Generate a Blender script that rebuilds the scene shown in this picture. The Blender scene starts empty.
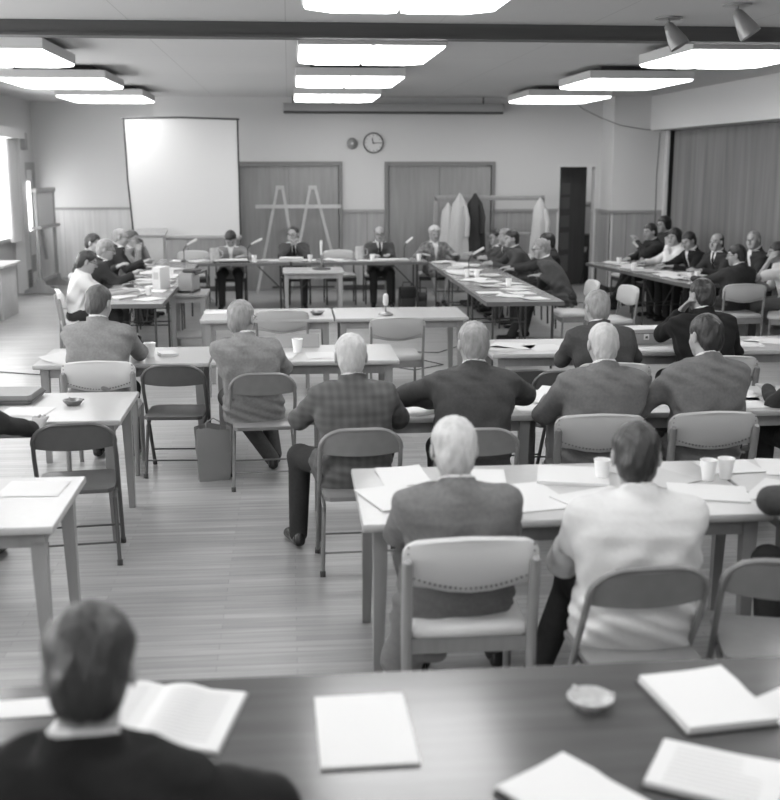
import bpy, bmesh, math, random
import numpy as np
from mathutils import Vector, Matrix

SC = bpy.context.scene
COL = SC.collection
PI = math.pi
R = math.radians
random.seed(11)

# ------------------------------------------------------------------ camera
cam_d = bpy.data.cameras.new('camera')
cam = bpy.data.objects.new('camera', cam_d)
COL.objects.link(cam)
FPX = 1115.0
pitch = math.atan(236 / FPX)
yaw = math.atan(102 * math.cos(pitch) / FPX)
cam.location = (0, 0, 2.15)
cam.rotation_euler = (PI / 2 - pitch, 0, -yaw)
cam_d.sensor_fit = 'HORIZONTAL'
cam_d.sensor_width = 56
cam_d.lens = 56 * FPX / 780
cam_d.clip_end = 100
cam_d.dof.use_dof = True
cam_d.dof.focus_distance = 7.6
cam_d.dof.aperture_fstop = 3.4
SC.camera = cam

# ------------------------------------------------------------------ world, light, exposure
W = bpy.data.worlds.new('world')
SC.world = W
W.use_nodes = True
W.node_tree.nodes['Background'].inputs[0].default_value = (0.9, 0.9, 0.9, 1)
W.node_tree.nodes['Background'].inputs[1].default_value = 0.25
SC.view_settings.view_transform = 'Standard'
SC.view_settings.look = 'None'
SC.view_settings.exposure = 0.0
SC.view_settings.gamma = 1.0
SC.view_settings.use_curve_mapping = False
LENS_EMIT = 7.0
DAYLIGHT = 10.0


def area(name, loc, rot, sx, sy, power):
    d = bpy.data.lights.new(name, 'AREA')
    d.shape = 'RECTANGLE'
    d.size, d.size_y, d.energy = sx, sy, power
    o = bpy.data.objects.new(name, d)
    COL.objects.link(o)
    o.location = loc
    o.rotation_euler = rot
    return o


area('next_room_lamp', (6.2, 21.6, 3.0), (0, 0, 0), 1.0, 1.0, 30)


# ------------------------------------------------------------------ materials
def mat(name, v, rough=0.6, noise=0.0, scale=8.0, bump=0.0, bscale=60.0, metal=0.0, coat=0.0, stretch=None, spec=0.5, trans=0.0, emit=0.0):
    m = bpy.data.materials.new(name)
    m.use_nodes = True
    nt = m.node_tree
    b = nt.nodes['Principled BSDF']
    b.inputs['Base Color'].default_value = (v, v, v, 1)
    b.inputs['Roughness'].default_value = rough
    b.inputs['Metallic'].default_value = metal
    b.inputs['Coat Weight'].default_value = coat
    b.inputs['Coat Roughness'].default_value = 0.15
    b.inputs['Specular IOR Level'].default_value = spec
    b.inputs['Transmission Weight'].default_value = trans
    if emit:
        b.inputs['Emission Color'].default_value = (1, 1, 1, 1)
        b.inputs['Emission Strength'].default_value = emit
    tc = nt.nodes.new('ShaderNodeTexCoord')
    mp = nt.nodes.new('ShaderNodeMapping')
    nt.links.new(tc.outputs['Object'], mp.inputs['Vector'])
    if stretch:
        mp.inputs['Scale'].default_value = stretch
    if noise:
        n = nt.nodes.new('ShaderNodeTexNoise')
        n.inputs['Scale'].default_value = scale
        n.inputs['Detail'].default_value = 5
        nt.links.new(mp.outputs['Vector'], n.inputs['Vector'])
        r = nt.nodes.new('ShaderNodeMapRange')
        r.inputs['From Min'].default_value = 0.25
        r.inputs['From Max'].default_value = 0.75
        r.inputs['To Min'].default_value = v * (1 - noise)
        r.inputs['To Max'].default_value = min(1, v * (1 + noise))
        nt.links.new(n.outputs['Fac'], r.inputs['Value'])
        nt.links.new(r.outputs['Result'], b.inputs['Base Color'])
    if bump:
        n2 = nt.nodes.new('ShaderNodeTexNoise')
        n2.inputs['Scale'].default_value = bscale
        n2.inputs['Detail'].default_value = 3
        nt.links.new(mp.outputs['Vector'], n2.inputs['Vector'])
        bp = nt.nodes.new('ShaderNodeBump')
        bp.inputs['Strength'].default_value = bump
        bp.inputs['Distance'].default_value = 0.01
        nt.links.new(n2.outputs['Fac'], bp.inputs['Height'])
        nt.links.new(bp.outputs['Normal'], b.inputs['Normal'])
    return m


def floor_mat():
    m = mat('floor_wood', 0.4, rough=0.33, coat=0.0)
    nt = m.node_tree
    b = nt.nodes['Principled BSDF']
    tc = nt.nodes.new('ShaderNodeTexCoord')
    br = nt.nodes.new('ShaderNodeTexBrick')
    br.offset = 0.37
    br.inputs['Scale'].default_value = 1.0
    br.inputs['Brick Width'].default_value = 0.95
    br.inputs['Row Height'].default_value = 0.058
    br.inputs['Mortar Size'].default_value = 0.0012
    br.inputs['Color1'].default_value = (0.29, 0.29, 0.29, 1)
    br.inputs['Color2'].default_value = (0.37, 0.37, 0.37, 1)
    br.inputs['Mortar'].default_value = (0.2, 0.2, 0.2, 1)
    nt.links.new(tc.outputs['Object'], br.inputs['Vector'])
    mp = nt.nodes.new('ShaderNodeMapping')
    mp.inputs['Scale'].default_value = (0.7, 14, 1)
    nt.links.new(tc.outputs['Object'], mp.inputs['Vector'])
    n = nt.nodes.new('ShaderNodeTexNoise')
    n.inputs['Scale'].default_value = 2.2
    n.inputs['Detail'].default_value = 6
    nt.links.new(mp.outputs['Vector'], n.inputs['Vector'])
    mx = nt.nodes.new('ShaderNodeMix')
    mx.data_type = 'RGBA'
    mx.blend_type = 'MULTIPLY'
    mx.inputs[0].default_value = 1.0
    r = nt.nodes.new('ShaderNodeMapRange')
    r.inputs['From Min'].default_value = 0.3
    r.inputs['From Max'].default_value = 0.7
    r.inputs['To Min'].default_value = 0.80
    r.inputs['To Max'].default_value = 1.12
    nt.links.new(n.outputs['Fac'], r.inputs['Value'])
    nt.links.new(br.outputs['Color'], mx.inputs[6])
    nt.links.new(r.outputs['Result'], mx.inputs[7])
    nt.links.new(mx.outputs[2], b.inputs['Base Color'])
    return m


def ceiling_mat():
    m = mat('ceiling_tile', 0.50, rough=0.9, noise=0.03, scale=3)
    nt = m.node_tree
    b = nt.nodes['Principled BSDF']
    tc = nt.nodes.new('ShaderNodeTexCoord')
    br = nt.nodes.new('ShaderNodeTexBrick')
    br.offset = 0.0
    br.inputs['Scale'].default_value = 1.0
    br.inputs['Brick Width'].default_value = 1.22
    br.inputs['Row Height'].default_value = 2.44
    br.inputs['Mortar Size'].default_value = 0.004
    br.inputs['Color1'].default_value = (0.52, 0.52, 0.52, 1)
    br.inputs['Color2'].default_value = (0.53, 0.53, 0.53, 1)
    br.inputs['Mortar'].default_value = (0.40, 0.40, 0.40, 1)
    nt.links.new(tc.outputs['Object'], br.inputs['Vector'])
    nt.links.new(br.outputs['Color'], b.inputs['Base Color'])
    return m


def wall_mat(name, vu, vl, vs, z=1.36):
    """painted upper wall, chair rail and darker panelled lower wall, split by real height"""
    m = mat(name, vu, rough=0.75)
    nt = m.node_tree
    b = nt.nodes['Principled BSDF']
    tc = nt.nodes.new('ShaderNodeTexCoord')
    sp = nt.nodes.new('ShaderNodeSeparateXYZ')
    nt.links.new(tc.outputs['Object'], sp.inputs['Vector'])
    gt = nt.nodes.new('ShaderNodeMath')
    gt.operation = 'GREATER_THAN'
    gt.inputs[1].default_value = z
    nt.links.new(sp.outputs['Z'], gt.inputs[0])
    # panel seams every 1.22 m and light grain in the lower part
    ad = nt.nodes.new('ShaderNodeMath')
    ad.operation = 'ADD'
    nt.links.new(sp.outputs['X'], ad.inputs[0])
    nt.links.new(sp.outputs['Y'], ad.inputs[1])
    md = nt.nodes.new('ShaderNodeMath')
    md.operation = 'PINGPONG'
    md.inputs[1].default_value = 0.61
    nt.links.new(ad.outputs[0], md.inputs[0])
    sm = nt.nodes.new('ShaderNodeMath')
    sm.operation = 'LESS_THAN'
    sm.inputs[1].default_value = 0.006
    nt.links.new(md.outputs[0], sm.inputs[0])
    mp = nt.nodes.new('ShaderNodeMapping')
    mp.inputs['Scale'].default_value = (9, 9, 0.5)
    nt.links.new(tc.outputs['Object'], mp.inputs['Vector'])
    n = nt.nodes.new('ShaderNodeTexNoise')
    n.inputs['Scale'].default_value = 2
    n.inputs['Detail'].default_value = 5
    nt.links.new(mp.outputs['Vector'], n.inputs['Vector'])
    r = nt.nodes.new('ShaderNodeMapRange')
    r.inputs['From Min'].default_value = 0.3
    r.inputs['From Max'].default_value = 0.7
    r.inputs['To Min'].default_value = vl * 0.9
    r.inputs['To Max'].default_value = vl * 1.1
    nt.links.new(n.outputs['Fac'], r.inputs['Value'])
    a = nt.nodes.new('ShaderNodeMix')
    a.data_type = 'FLOAT'
    nt.links.new(sm.outputs[0], a.inputs[0])
    nt.links.new(r.outputs['Result'], a.inputs[2])
    a.inputs[3].default_value = vs
    c = nt.nodes.new('ShaderNodeMix')
    c.data_type = 'FLOAT'
    nt.links.new(gt.outputs[0], c.inputs[0])
    nt.links.new(a.outputs[0], c.inputs[2])
    c.inputs[3].default_value = vu
    nt.links.new(c.outputs[0], b.inputs['Base Color'])
    return m


def plaid_mat(name, v):
    m = mat(name, v, rough=0.9, bump=0.2, bscale=250)
    nt = m.node_tree
    b = nt.nodes['Principled BSDF']
    tc = nt.nodes.new('ShaderNodeTexCoord')
    w1 = nt.nodes.new('ShaderNodeTexWave')
    w1.bands_direction = 'X'
    w1.inputs['Scale'].default_value = 7
    w2 = nt.nodes.new('ShaderNodeTexWave')
    w2.bands_direction = 'Z'
    w2.inputs['Scale'].default_value = 7
    for w in (w1, w2):
        nt.links.new(tc.outputs['Object'], w.inputs['Vector'])
    mu = nt.nodes.new('ShaderNodeMath')
    mu.operation = 'ADD'
    nt.links.new(w1.outputs['Fac'], mu.inputs[0])
    nt.links.new(w2.outputs['Fac'], mu.inputs[1])
    r = nt.nodes.new('ShaderNodeMapRange')
    r.inputs['From Max'].default_value = 2.0
    r.inputs['To Min'].default_value = v * 0.82
    r.inputs['To Max'].default_value = v * 1.25
    nt.links.new(mu.outputs[0], r.inputs['Value'])
    nt.links.new(r.outputs['Result'], b.inputs['Base Color'])
    return m


M = {}
M['floor'] = floor_mat()
M['ceiling'] = ceiling_mat()
M['wall'] = wall_mat('wall_paint', 0.60, 0.34, 0.20)
M['wall_alcove'] = wall_mat('wall_alcove_paint', 0.66, 0.60, 0.45)
M['wall_plain'] = mat('wall_plain', 0.62, 0.8)
M['rail'] = mat('rail', 0.33, 0.5)
M['beam'] = mat('beam_wood', 0.085, 0.5, noise=0.15, scale=3, stretch=(0.4, 6, 6))
M['door'] = mat('door_wood', 0.26, 0.45, noise=0.12, scale=3, stretch=(6, 6, 0.5))
M['door_frame'] = mat('door_frame', 0.20, 0.5)
M['door_dark'] = mat('door_dark', 0.075, 0.45, noise=0.15, scale=3, stretch=(6, 6, 0.5))
M['charcoal_panel'] = mat('dark_panel', 0.12, 0.4)
M['partition'] = mat('partition_vinyl', 0.155, 0.5, noise=0.35, scale=1.5, stretch=(1, 9, 0.25))
M['light_body'] = mat('fixture_body', 0.55, 0.5)
M['lens'] = mat('fixture_lens', 0.9, 0.4, emit=LENS_EMIT)
M['gap_shade'] = mat('fixture_gap_shade', 0.05, 0.8)  # near-black colour stands in for the shadow between fixture and ceiling
M['screen'] = mat('screen_cloth', 0.60, 0.9)
M['black'] = mat('black_metal', 0.02, 0.4)
M['charcoal'] = mat('charcoal', 0.05, 0.5)
M['metal'] = mat('grey_metal', 0.30, 0.35, metal=0.7)
M['steel'] = mat('bright_metal', 0.55, 0.3, metal=0.8)
M['chair_metal'] = mat('chair_paint', 0.20, 0.33, noise=0.06, scale=20)
M['chair_metal_dark'] = mat('chair_paint_dark', 0.09, 0.35, noise=0.06, scale=20)
M['vinyl_white'] = mat('vinyl_white', 0.60, 0.42, bump=0.12, bscale=200)
M['vinyl_tan'] = mat('vinyl_tan', 0.40, 0.45, bump=0.12, bscale=200)
M['chair_wood'] = mat('chair_wood', 0.17, 0.4, noise=0.15, scale=5, stretch=(4, 4, 0.6))
M['chair_wood_pale'] = mat('chair_wood_pale', 0.24, 0.4, noise=0.15, scale=5, stretch=(4, 4, 0.6))
M['nail'] = mat('nail', 0.22, 0.3, metal=0.8)
M['formica'] = mat('formica', 0.41, 0.30, noise=0.03, scale=30)
M['table_wood'] = mat('table_wood', 0.27, 0.4, noise=0.14, scale=3, stretch=(5, 5, 0.7))
M['conf_top'] = mat('conference_top', 0.25, 0.22, noise=0.12, scale=3, stretch=(3, 0.5, 1))
M['conf_edge'] = mat('conference_edge', 0.11, 0.4)
M['fg_top'] = mat('dark_varnished_wood', 0.076, 0.22, noise=0.22, scale=3, stretch=(0.5, 7, 1), coat=0.32)
M['paper'] = mat('paper', 0.62, 0.8)
M['paper_grey'] = mat('paper_grey', 0.45, 0.8)
M['print'] = mat('print', 0.42, 0.8)
M['card'] = mat('grey_card', 0.30, 0.8)
M['cup'] = mat('cup', 0.78, 0.5)
M['coffee'] = mat('coffee', 0.05, 0.2)
M['leather'] = mat('leather', 0.045, 0.4, bump=0.2, bscale=120)
M['case'] = mat('briefcase', 0.13, 0.4, bump=0.15, bscale=90)
M['kraft'] = mat('kraft', 0.26, 0.75, bump=0.35, bscale=14)
M['box'] = mat('box_card', 0.27, 0.6, noise=0.06)
M['ash'] = mat('ashtray_glass', 0.45, 0.12, noise=0.2, scale=30)
M['ash_dark'] = mat('ashtray_metal', 0.2, 0.3, metal=0.4)
M['clock_face'] = mat('clock_face', 0.62, 0.5)
M['easel'] = mat('easel_wood', 0.42, 0.6, noise=0.08)
M['curtain'] = mat('curtain', 0.55, 0.9)
M['glass_bright'] = mat('bright_pane', 0.85, 0.3, emit=DAYLIGHT)
M['coat_white'] = mat('coat_white', 0.46, 0.85, bump=0.3, bscale=30)
M['coat_dark'] = mat('coat_dark', 0.025, 0.85, bump=0.3, bscale=30)
M['wire'] = mat('wire', 0.03, 0.5)
M['projector'] = mat('projector_metal', 0.30, 0.4)
M['spot'] = mat('spot_metal', 0.30, 0.35, metal=0.3)
M['skin'] = mat('skin', 0.31, 0.5, noise=0.06, scale=25)
M['lip'] = mat('lip', 0.16, 0.5)
M['eye'] = mat('eye', 0.05, 0.3)
M['hair_dark'] = mat('hair_dark', 0.022, 0.38, noise=0.35, scale=40, bump=0.6, bscale=90, stretch=(1, 1, 0.35))
M['hair_brown'] = mat('hair_brown', 0.075, 0.45, noise=0.35, scale=40, bump=0.6, bscale=90, stretch=(1, 1, 0.35))
M['hair_grey'] = mat('hair_grey', 0.24, 0.6, noise=0.3, scale=40, bump=0.6, bscale=90, stretch=(1, 1, 0.35))
M['hair_white'] = mat('hair_white', 0.46, 0.6, noise=0.2, scale=40, bump=0.6, bscale=90, stretch=(1, 1, 0.35))
M['shirt'] = mat('shirt', 0.66, 0.8, bump=0.2, bscale=30)
for nm, v in (('black', 0.014), ('dark', 0.035), ('charcoal', 0.062), ('grey', 0.12), ('mid', 0.15), ('light', 0.22), ('white', 0.56)):
    M['suit_' + nm] = mat('suit_' + nm, v, 0.9, noise=0.03 if v > .4 else 0.12, scale=60, bump=0.5, bscale=14, spec=0.2)
M['plaid'] = plaid_mat('plaid', 0.085)
M['dress'] = mat('patterned_dress', 0.16, 0.8, noise=0.95, scale=22)
M['trouser'] = mat('trouser', 0.035, 0.9, noise=0.1, scale=60, bump=0.3, bscale=20, spec=0.2)
M['trouser_grey'] = mat('trouser_grey', 0.085, 0.9, noise=0.1, scale=60, bump=0.3, bscale=20, spec=0.2)
M['shoe'] = mat('shoe', 0.018, 0.25)


# ------------------------------------------------------------------ mesh helpers
class MB:
    """collects vertices and faces of one mesh"""

    def __init__(s):
        s.v, s.f, s.m = [], [], []

    def quadbox(s, c8, mi=0):
        b = len(s.v)
        s.v += [tuple(p) for p in c8]
        for q in ((0, 3, 2, 1), (4, 5, 6, 7), (0, 1, 5, 4), (1, 2, 6, 5), (2, 3, 7, 6), (3, 0, 4, 7)):
            s.f.append(tuple(b + i for i in q))
            s.m.append(mi)

    def box(s, x0, x1, y0, y1, z0, z1, mi=0, rot=0, piv=None):
        P = [(x0, y0, z0), (x1, y0, z0), (x1, y1, z0), (x0, y1, z0), (x0, y0, z1), (x1, y0, z1), (x1, y1, z1), (x0, y1, z1)]
        if rot:
            px, py = piv or ((x0 + x1) / 2, (y0 + y1) / 2)
            c, n = math.cos(rot), math.sin(rot)
            P = [(px + (x - px) * c - (y - py) * n, py + (x - px) * n + (y - py) * c, z) for x, y, z in P]
        s.quadbox(P, mi)
        return s

    def rbox(s, x0, x1, y0, y1, z0, z1, r=0.008, mi=0):
        """box with chamfered vertical and horizontal edges"""
        rr = min(r, (x1 - x0) / 2.1, (y1 - y0) / 2.1, (z1 - z0) / 2.1)
        def ring(z, i):
            a = rr
            X0, X1, Y0, Y1 = x0 + i, x1 - i, y0 + i, y1 - i
            return [(X0 + a, Y0, z), (X1 - a, Y0, z), (X1, Y0 + a, z), (X1, Y1 - a, z), (X1 - a, Y1, z), (X0 + a, Y1, z), (X0, Y1 - a, z), (X0, Y0 + a, z)]
        s.loft([ring(z0, rr * 0.7), ring(z0 + rr, 0), ring(z1 - rr, 0), ring(z1, rr * 0.7)], mi=mi)
        return s

    def loft(s, rings, mi=0, close=True, cap=True):
        b = len(s.v)
        n = len(rings[0])
        for r in rings:
            s.v += [tuple(p) for p in r]
        for i in range(len(rings) - 1):
            for j in range(n if close else n - 1):
                k = (j + 1) % n
                s.f.append((b + i * n + j, b + i * n + k, b + (i + 1) * n + k, b + (i + 1) * n + j))
                s.m.append(mi)
        if cap:
            s.f.append(tuple(b + j for j in reversed(range(n))))
            s.f.append(tuple(b + (len(rings) - 1) * n + j for j in range(n)))
            s.m += [mi, mi]
        return s

    def tube(s, pts, r, n=8, mi=0, sq=None):
        pts = [Vector(p) for p in pts]
        rs = r if isinstance(r, (list, tuple)) else [r] * len(pts)
        rings = []
        up = None
        for i, p in enumerate(pts):
            a = pts[max(0, i - 1)]
            c = pts[min(len(pts) - 1, i + 1)]
            t = (c - a).normalized()
            if up is None:
                up = Vector((0, 0, 1)) if abs(t.z) < 0.9 else Vector((0, 1, 0))
            x = t.cross(up).normalized()
            y = x.cross(t).normalized()
            up = y
            rings.append([p + (x * math.cos(2 * PI * k / n + PI / n) + y * math.sin(2 * PI * k / n + PI / n)) * rs[i] for k in range(n)])
        s.loft([list(reversed(q)) for q in rings], mi=mi)
        return s

    def lathe(s, prof, c=(0, 0, 0), n=20, mi=0, axis=None):
        rings = []
        A = Matrix.Identity(3)
        if axis is not None:
            A = Vector((0, 0, 1)).rotation_difference(Vector(axis)).to_matrix()
        for r, z in prof:
            rings.append([Vector(c) + A @ Vector((r * math.cos(2 * PI * k / n), r * math.sin(2 * PI * k / n), z)) for k in range(n)])
        s.loft(rings, mi=mi)
        return s

    def prism(s, poly, z0, z1, mi=0):
        s.loft([[(x, y, z0) for x, y in poly], [(x, y, z1) for x, y in poly]], mi=mi)
        return s

    def grid(s, fn, nu, nv, mi=0):
        b = len(s.v)
        for i in range(nu + 1):
            for j in range(nv + 1):
                s.v.append(tuple(fn(i / nu, j / nv)))
        for i in range(nu):
            for j in range(nv):
                a = b + i * (nv + 1) + j
                s.f.append((a, a + nv + 1, a + nv + 2, a + 1))
                s.m.append(mi)
        return s


def props(o, label=None, cat=None, group=None, kind=None):
    for k, v in (('label', label), ('category', cat), ('group', group), ('kind', kind)):
        if v:
            o[k] = v
    return o


def obj(name, mb, mats, parent=None, smooth=35, loc=None, rot=None, bevel=0):
    me = bpy.data.meshes.new(name)
    me.from_pydata(mb.v, [], mb.f)
    mats = mats if isinstance(mats, (list, tuple)) else [mats]
    for m in mats:
        me.materials.append(M[m] if isinstance(m, str) else m)
    if len(mats) > 1:
        me.polygons.foreach_set('material_index', mb.m)
    bm = bmesh.new()
    bm.from_mesh(me)
    bmesh.ops.recalc_face_normals(bm, faces=bm.faces)
    bm.to_mesh(me)
    bm.free()
    if smooth:
        me.polygons.foreach_set('use_smooth', [True] * len(me.polygons))
        me.set_sharp_from_angle(angle=R(smooth))
    me.update()
    o = bpy.data.objects.new(name, me)
    COL.objects.link(o)
    if parent:
        o.parent = parent
    if loc:
        o.location = loc
    if rot:
        o.rotation_euler = rot
    return o


def thing(name, label, cat, loc=(0, 0, 0), rz=0, group=None):
    o = bpy.data.objects.new(name, None)
    COL.objects.link(o)
    o.location = loc
    o.rotation_euler = (0, 0, rz)
    o.empty_display_size = 0.1
    return props(o, label, cat, group)


def dup(root, loc, rz=0, label=None, group=None):
    r = root.copy()
    COL.objects.link(r)
    r.location = loc
    r.rotation_euler = (0, 0, rz)
    if label:
        r['label'] = label
    if group:
        r['group'] = group
    for ch in list(root.children):
        c = ch.copy()
        COL.objects.link(c)
        c.parent = r
        for g in list(ch.children):
            d = g.copy()
            COL.objects.link(d)
            d.parent = c
    return r


def struct(name, mb, m, parent=None, **k):
    o = obj(name, mb, m, parent, **k)
    if not parent:
        o['kind'] = 'structure'
    return o
# ------------------------------------------------------------------ the room
CZ = 3.25
LX = -4.6
PX = 6.4       # folding partition plane
struct('floor', MB().box(-4.9, 9.5, -2.5, 26.5, -0.1, 0), 'floor')
struct('ceiling', MB().box(-4.9, 9.5, -2.5, 26.5, CZ, CZ + 0.1), 'ceiling')


def wall_y(name, x0, x1, y0, y1, holes=(), m='wall', z1=CZ):
    """wall lying along X with rectangular holes (x0,x1,z0,z1)"""
    mb = MB()
    xs = sorted({x0, x1} | {h[0] for h in holes} | {h[1] for h in holes})
    for a, b in zip(xs, xs[1:]):
        hz = [h for h in holes if h[0] <= a and h[1] >= b]
        if not hz:
            mb.box(a, b, y0, y1, 0, z1)
        else:
            h = hz[0]
            if h[2] > 0:
                mb.box(a, b, y0, y1, 0, h[2])
            mb.box(a, b, y0, y1, h[3], z1)
    return struct(name, mb, m, smooth=0)


def wall_x(name, x0, x1, y0, y1, holes=(), m='wall'):
    mb = MB()
    ys = sorted({y0, y1} | {h[0] for h in holes} | {h[1] for h in holes})
    for a, b in zip(ys, ys[1:]):
        hz = [h for h in holes if h[0] <= a and h[1] >= b]
        if not hz:
            mb.box(x0, x1, a, b, 0, CZ)
        else:
            h = hz[0]
            if h[2] > 0:
                mb.box(x0, x1, a, b, 0, h[2])
            mb.box(x0, x1, a, b, h[3], CZ)
    return struct(name, mb, m, smooth=0)


wall_y('wall_back', -2.2, 5.42, 19.4, 19.6, [(-0.84, 0.86, 0, 2.13), (1.70, 3.5, 0, 2.13), (4.68, 5.34, 0, 2.12)])
wall_y('wall_back_alcove', -4.75, -2.2, 21.2, 21.35, m='wall_alcove')
wall_x('wall_alcove_side', -2.2, -2.05, 19.6, 21.2)
wall_x('wall_pier_side', 5.42, 5.62, 18.7, 19.6)
wall_y('wall_pier_front', 5.62, 6.5, 18.7, 18.9)
struct('wall_bulkhead', MB().box(6.04, 6.6, -2.4, 18.7, 2.70, CZ), 'wall_plain', smooth=0)
WINS = [(17.2, 19.2, 0.95, 2.6), (12.3, 14.7, 0.95, 2.6), (7.3, 9.7, 0.95, 2.6), (2.3, 4.7, 0.95, 2.6)]
wall_x('wall_left', LX - 0.15, LX, -2.5, 21.2, WINS + [(19.85, 21.05, 0, 2.1)])
wall_y('wall_rear', -4.75, 6.6, -2.5, -2.4)
wall_x('wall_right_outer', 6.62, 6.75, -2.5, 18.7, m='wall_plain')
wall_y('wall_next_room', 4.0, 8.2, 22.9, 23.0)
wall_x('wall_next_room_left', 4.0, 4.1, 19.6, 22.9)
wall_x('wall_next_room_right', 8.1, 8.2, 18.9, 22.9)

# chair rails
mb = MB()
for a, b in ((-2.2, -0.90), (0.92, 1.64), (3.56, 4.68), (5.34, 5.42)):
    mb.box(a, b, 19.375, 19.4, 1.335, 1.385)
struct('trim_1', mb, 'rail')
struct('trim_2', MB().box(-4.6, -2.2, 21.175, 21.2, 1.325, 1.37), 'rail')
struct('trim_3', MB().box(5.395, 5.42, 18.7, 19.4, 1.335, 1.385).box(5.395, 6.36, 18.675, 18.7, 1.335, 1.385), 'rail')
struct('trim_4', MB().box(5.62, 8.1, 22.87, 22.9, 1.33, 1.39), 'rail')
# white corner guard on the pier
struct('trim_5', MB().box(5.405, 5.46, 18.69, 18.705, 0.0, 1.33).box(5.405, 5.42, 18.69, 18.75, 0.0, 1.33), 'vinyl_white')
mb = MB()
for a, b in ((-2.2, -0.90), (0.92, 1.64), (3.56, 4.68)):
    mb.box(a, b, 19.385, 19.4, 0, 0.09)
struct('baseboard_back', mb, 'charcoal')
struct('baseboard_alcove', MB().box(-4.6, -2.2, 21.185, 21.2, 0, 0.09), 'rail')
struct('baseboard_pier', MB().box(5.405, 5.42, 18.7, 19.4, 0, 0.09).box(5.42, 6.36, 18.685, 18.7, 0, 0.09), 'charcoal')

# beam across the ceiling
struct('trim_6', MB().box(-4.6, 6.6, 9.28, 9.44, 3.14, CZ).box(-4.6, 6.6, 9.26, 9.45, 3.13, 3.15), 'beam')


# double doors
def double_door(name, x0, x1):
    root = thing(name, None, None, (0, 0, 0))
    root['kind'] = 'structure'
    root.name = name
    w = (x0 + x1) / 2
    for a, b in ((x0 + .005, w - 0.004), (w + 0.004, x1 - .005)):
        lf = obj('door_leaf', MB().rbox(a, b, 19.43, 19.475, 0.01, 2.12, 0.004), 'door', root)
        hx = b - 0.07 if b < w else a + 0.07
        obj('door_handle', MB().box(hx - .02, hx + .02, 19.42, 19.432, .95, 1.1).tube([(hx, 19.43, 1.02), (hx, 19.38, 1.02), (hx + (.09 if b > w else -.09), 19.38, 1.02)], .009), 'metal', lf)
    mb = MB()
    mb.box(x0 - .06, x0, 19.37, 19.5, 0, 2.19).box(x1, x1 + .06, 19.37, 19.5, 0, 2.19).box(x0, x1, 19.37, 19.5, 2.13, 2.19)
    obj('door_frame', mb, 'door_frame', root)


double_door('door_1', -0.84, 0.86)
double_door('door_2', 1.70, 3.5)
# doorway to the next room with a dark panelled door swung open
root = props(thing('door_3', None, None), kind='structure')
c, n = math.cos(R(62)), math.sin(R(62))
lf = MB()
lf.rbox(0, 0.80, -0.02, 0.02, 0.01, 2.1, .004)
o = obj('door_leaf', lf, 'door_dark', root, loc=(4.70, 19.63, 0), rot=(0, 0, R(36)))
g = MB()
for z in (0.25, 0.65, 1.05, 1.37, 1.62):
    g.box(0.1, 0.34, -0.026, -0.018, z, z + (.3 if z < 1 else .2))
obj('door_panel', g, 'charcoal_panel', o)
obj('door_frame', MB().box(4.66, 4.70, 19.385, 19.61, 0, 2.11).box(5.32, 5.35, 19.385, 19.61, 0, 2.11).box(4.66, 5.35, 19.385, 19.61, 2.10, 2.14), 'wall_plain', root)

# accordion partition
root = thing('folding_partition', 'dark pleated accordion folding partition running along the right side wall', 'partition', (PX, 0, 0))
pm = MB()
N = 150
ys = [-2.4 + 21.05 * i / N for i in range(N + 1)]
fr = [(0.0 if i % 2 else 0.11, y) for i, y in enumerate(ys)]
bk = [(0.14 if i % 2 else 0.18, y) for i, y in enumerate(ys)]
b = 0
for (x, y), (x2, y2) in zip(fr, bk):
    pm.v += [(x, y, 0.02), (x, y, 2.69), (x2, y2, 0.02), (x2, y2, 2.69)]
for i in range(N):
    a, c2 = i * 4, (i + 1) * 4
    for q in ((a, a + 1, c2 + 1, c2), (a + 2, c2 + 2, c2 + 3, a + 3), (a + 1, a + 3, c2 + 3, c2 + 1)):
        pm.f.append(q)
        pm.m.append(0)
obj('pleated_curtain', pm, 'partition', root, smooth=20)
obj('end_post', MB().box(-0.05, 0.18, 18.60, 18.68, 0, 2.70), 'black', root)
obj('jamb_board', MB().box(-0.10, -0.06, 18.55, 18.69, 0, 2.70), 'wall_plain', root)


# windows on the left wall
def window(i, y0, y1, z0, z1, curtain=False):
    w = props(thing('window_%d' % i, None, None), kind='structure')
    fm = MB()
    for a, b2 in ((y0, y0 + .05), (y1 - .05, y1), ((y0 + y1) / 2 - .025, (y0 + y1) / 2 + .025)):
        fm.box(LX - .12, LX + .02, a, b2, z0, z1)
    fm.box(LX - .12, LX + .02, y0, y1, z1 - .05, z1).box(LX - .12, LX + .06, y0 - .05, y1 + .05, z0 - .04, z0 + .02)
    obj('window_frame', fm, 'rail', w)
    obj('pane', MB().box(LX - .08, LX - .07, y0, y1, z0, z1), 'glass_bright', w)
    return w


for i, (a, b, c, d) in enumerate(WINS):
    window(i + 1, a, b, c, d)
w = window(5, 19.85, 21.05, 0.0, 2.1)
w.name = 'door_4'
struct('trim_7', MB().box(LX, LX + 0.03, 19.80, 21.10, 2.10, 2.18).box(LX, LX + 0.03, 19.80, 19.85, 0, 2.1).box(LX, LX + .03, 21.05, 21.1, 0, 2.1), 'rail')
obj('door_leaf', MB().box(LX - .05, LX + .0, 19.9, 21.0, 0.02, 0.98).box(LX - .05, LX, 19.9, 20.1, .98, 2.05).box(LX - .05, LX, 20.8, 21.0, .98, 2.05).box(LX - .05, LX, 20.1, 20.8, 1.85, 2.05), 'wall_plain', w)
obj('door_vent', MB().box(LX, LX + .012, 20.5, 20.85, .25, .55), 'card', w)


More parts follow.
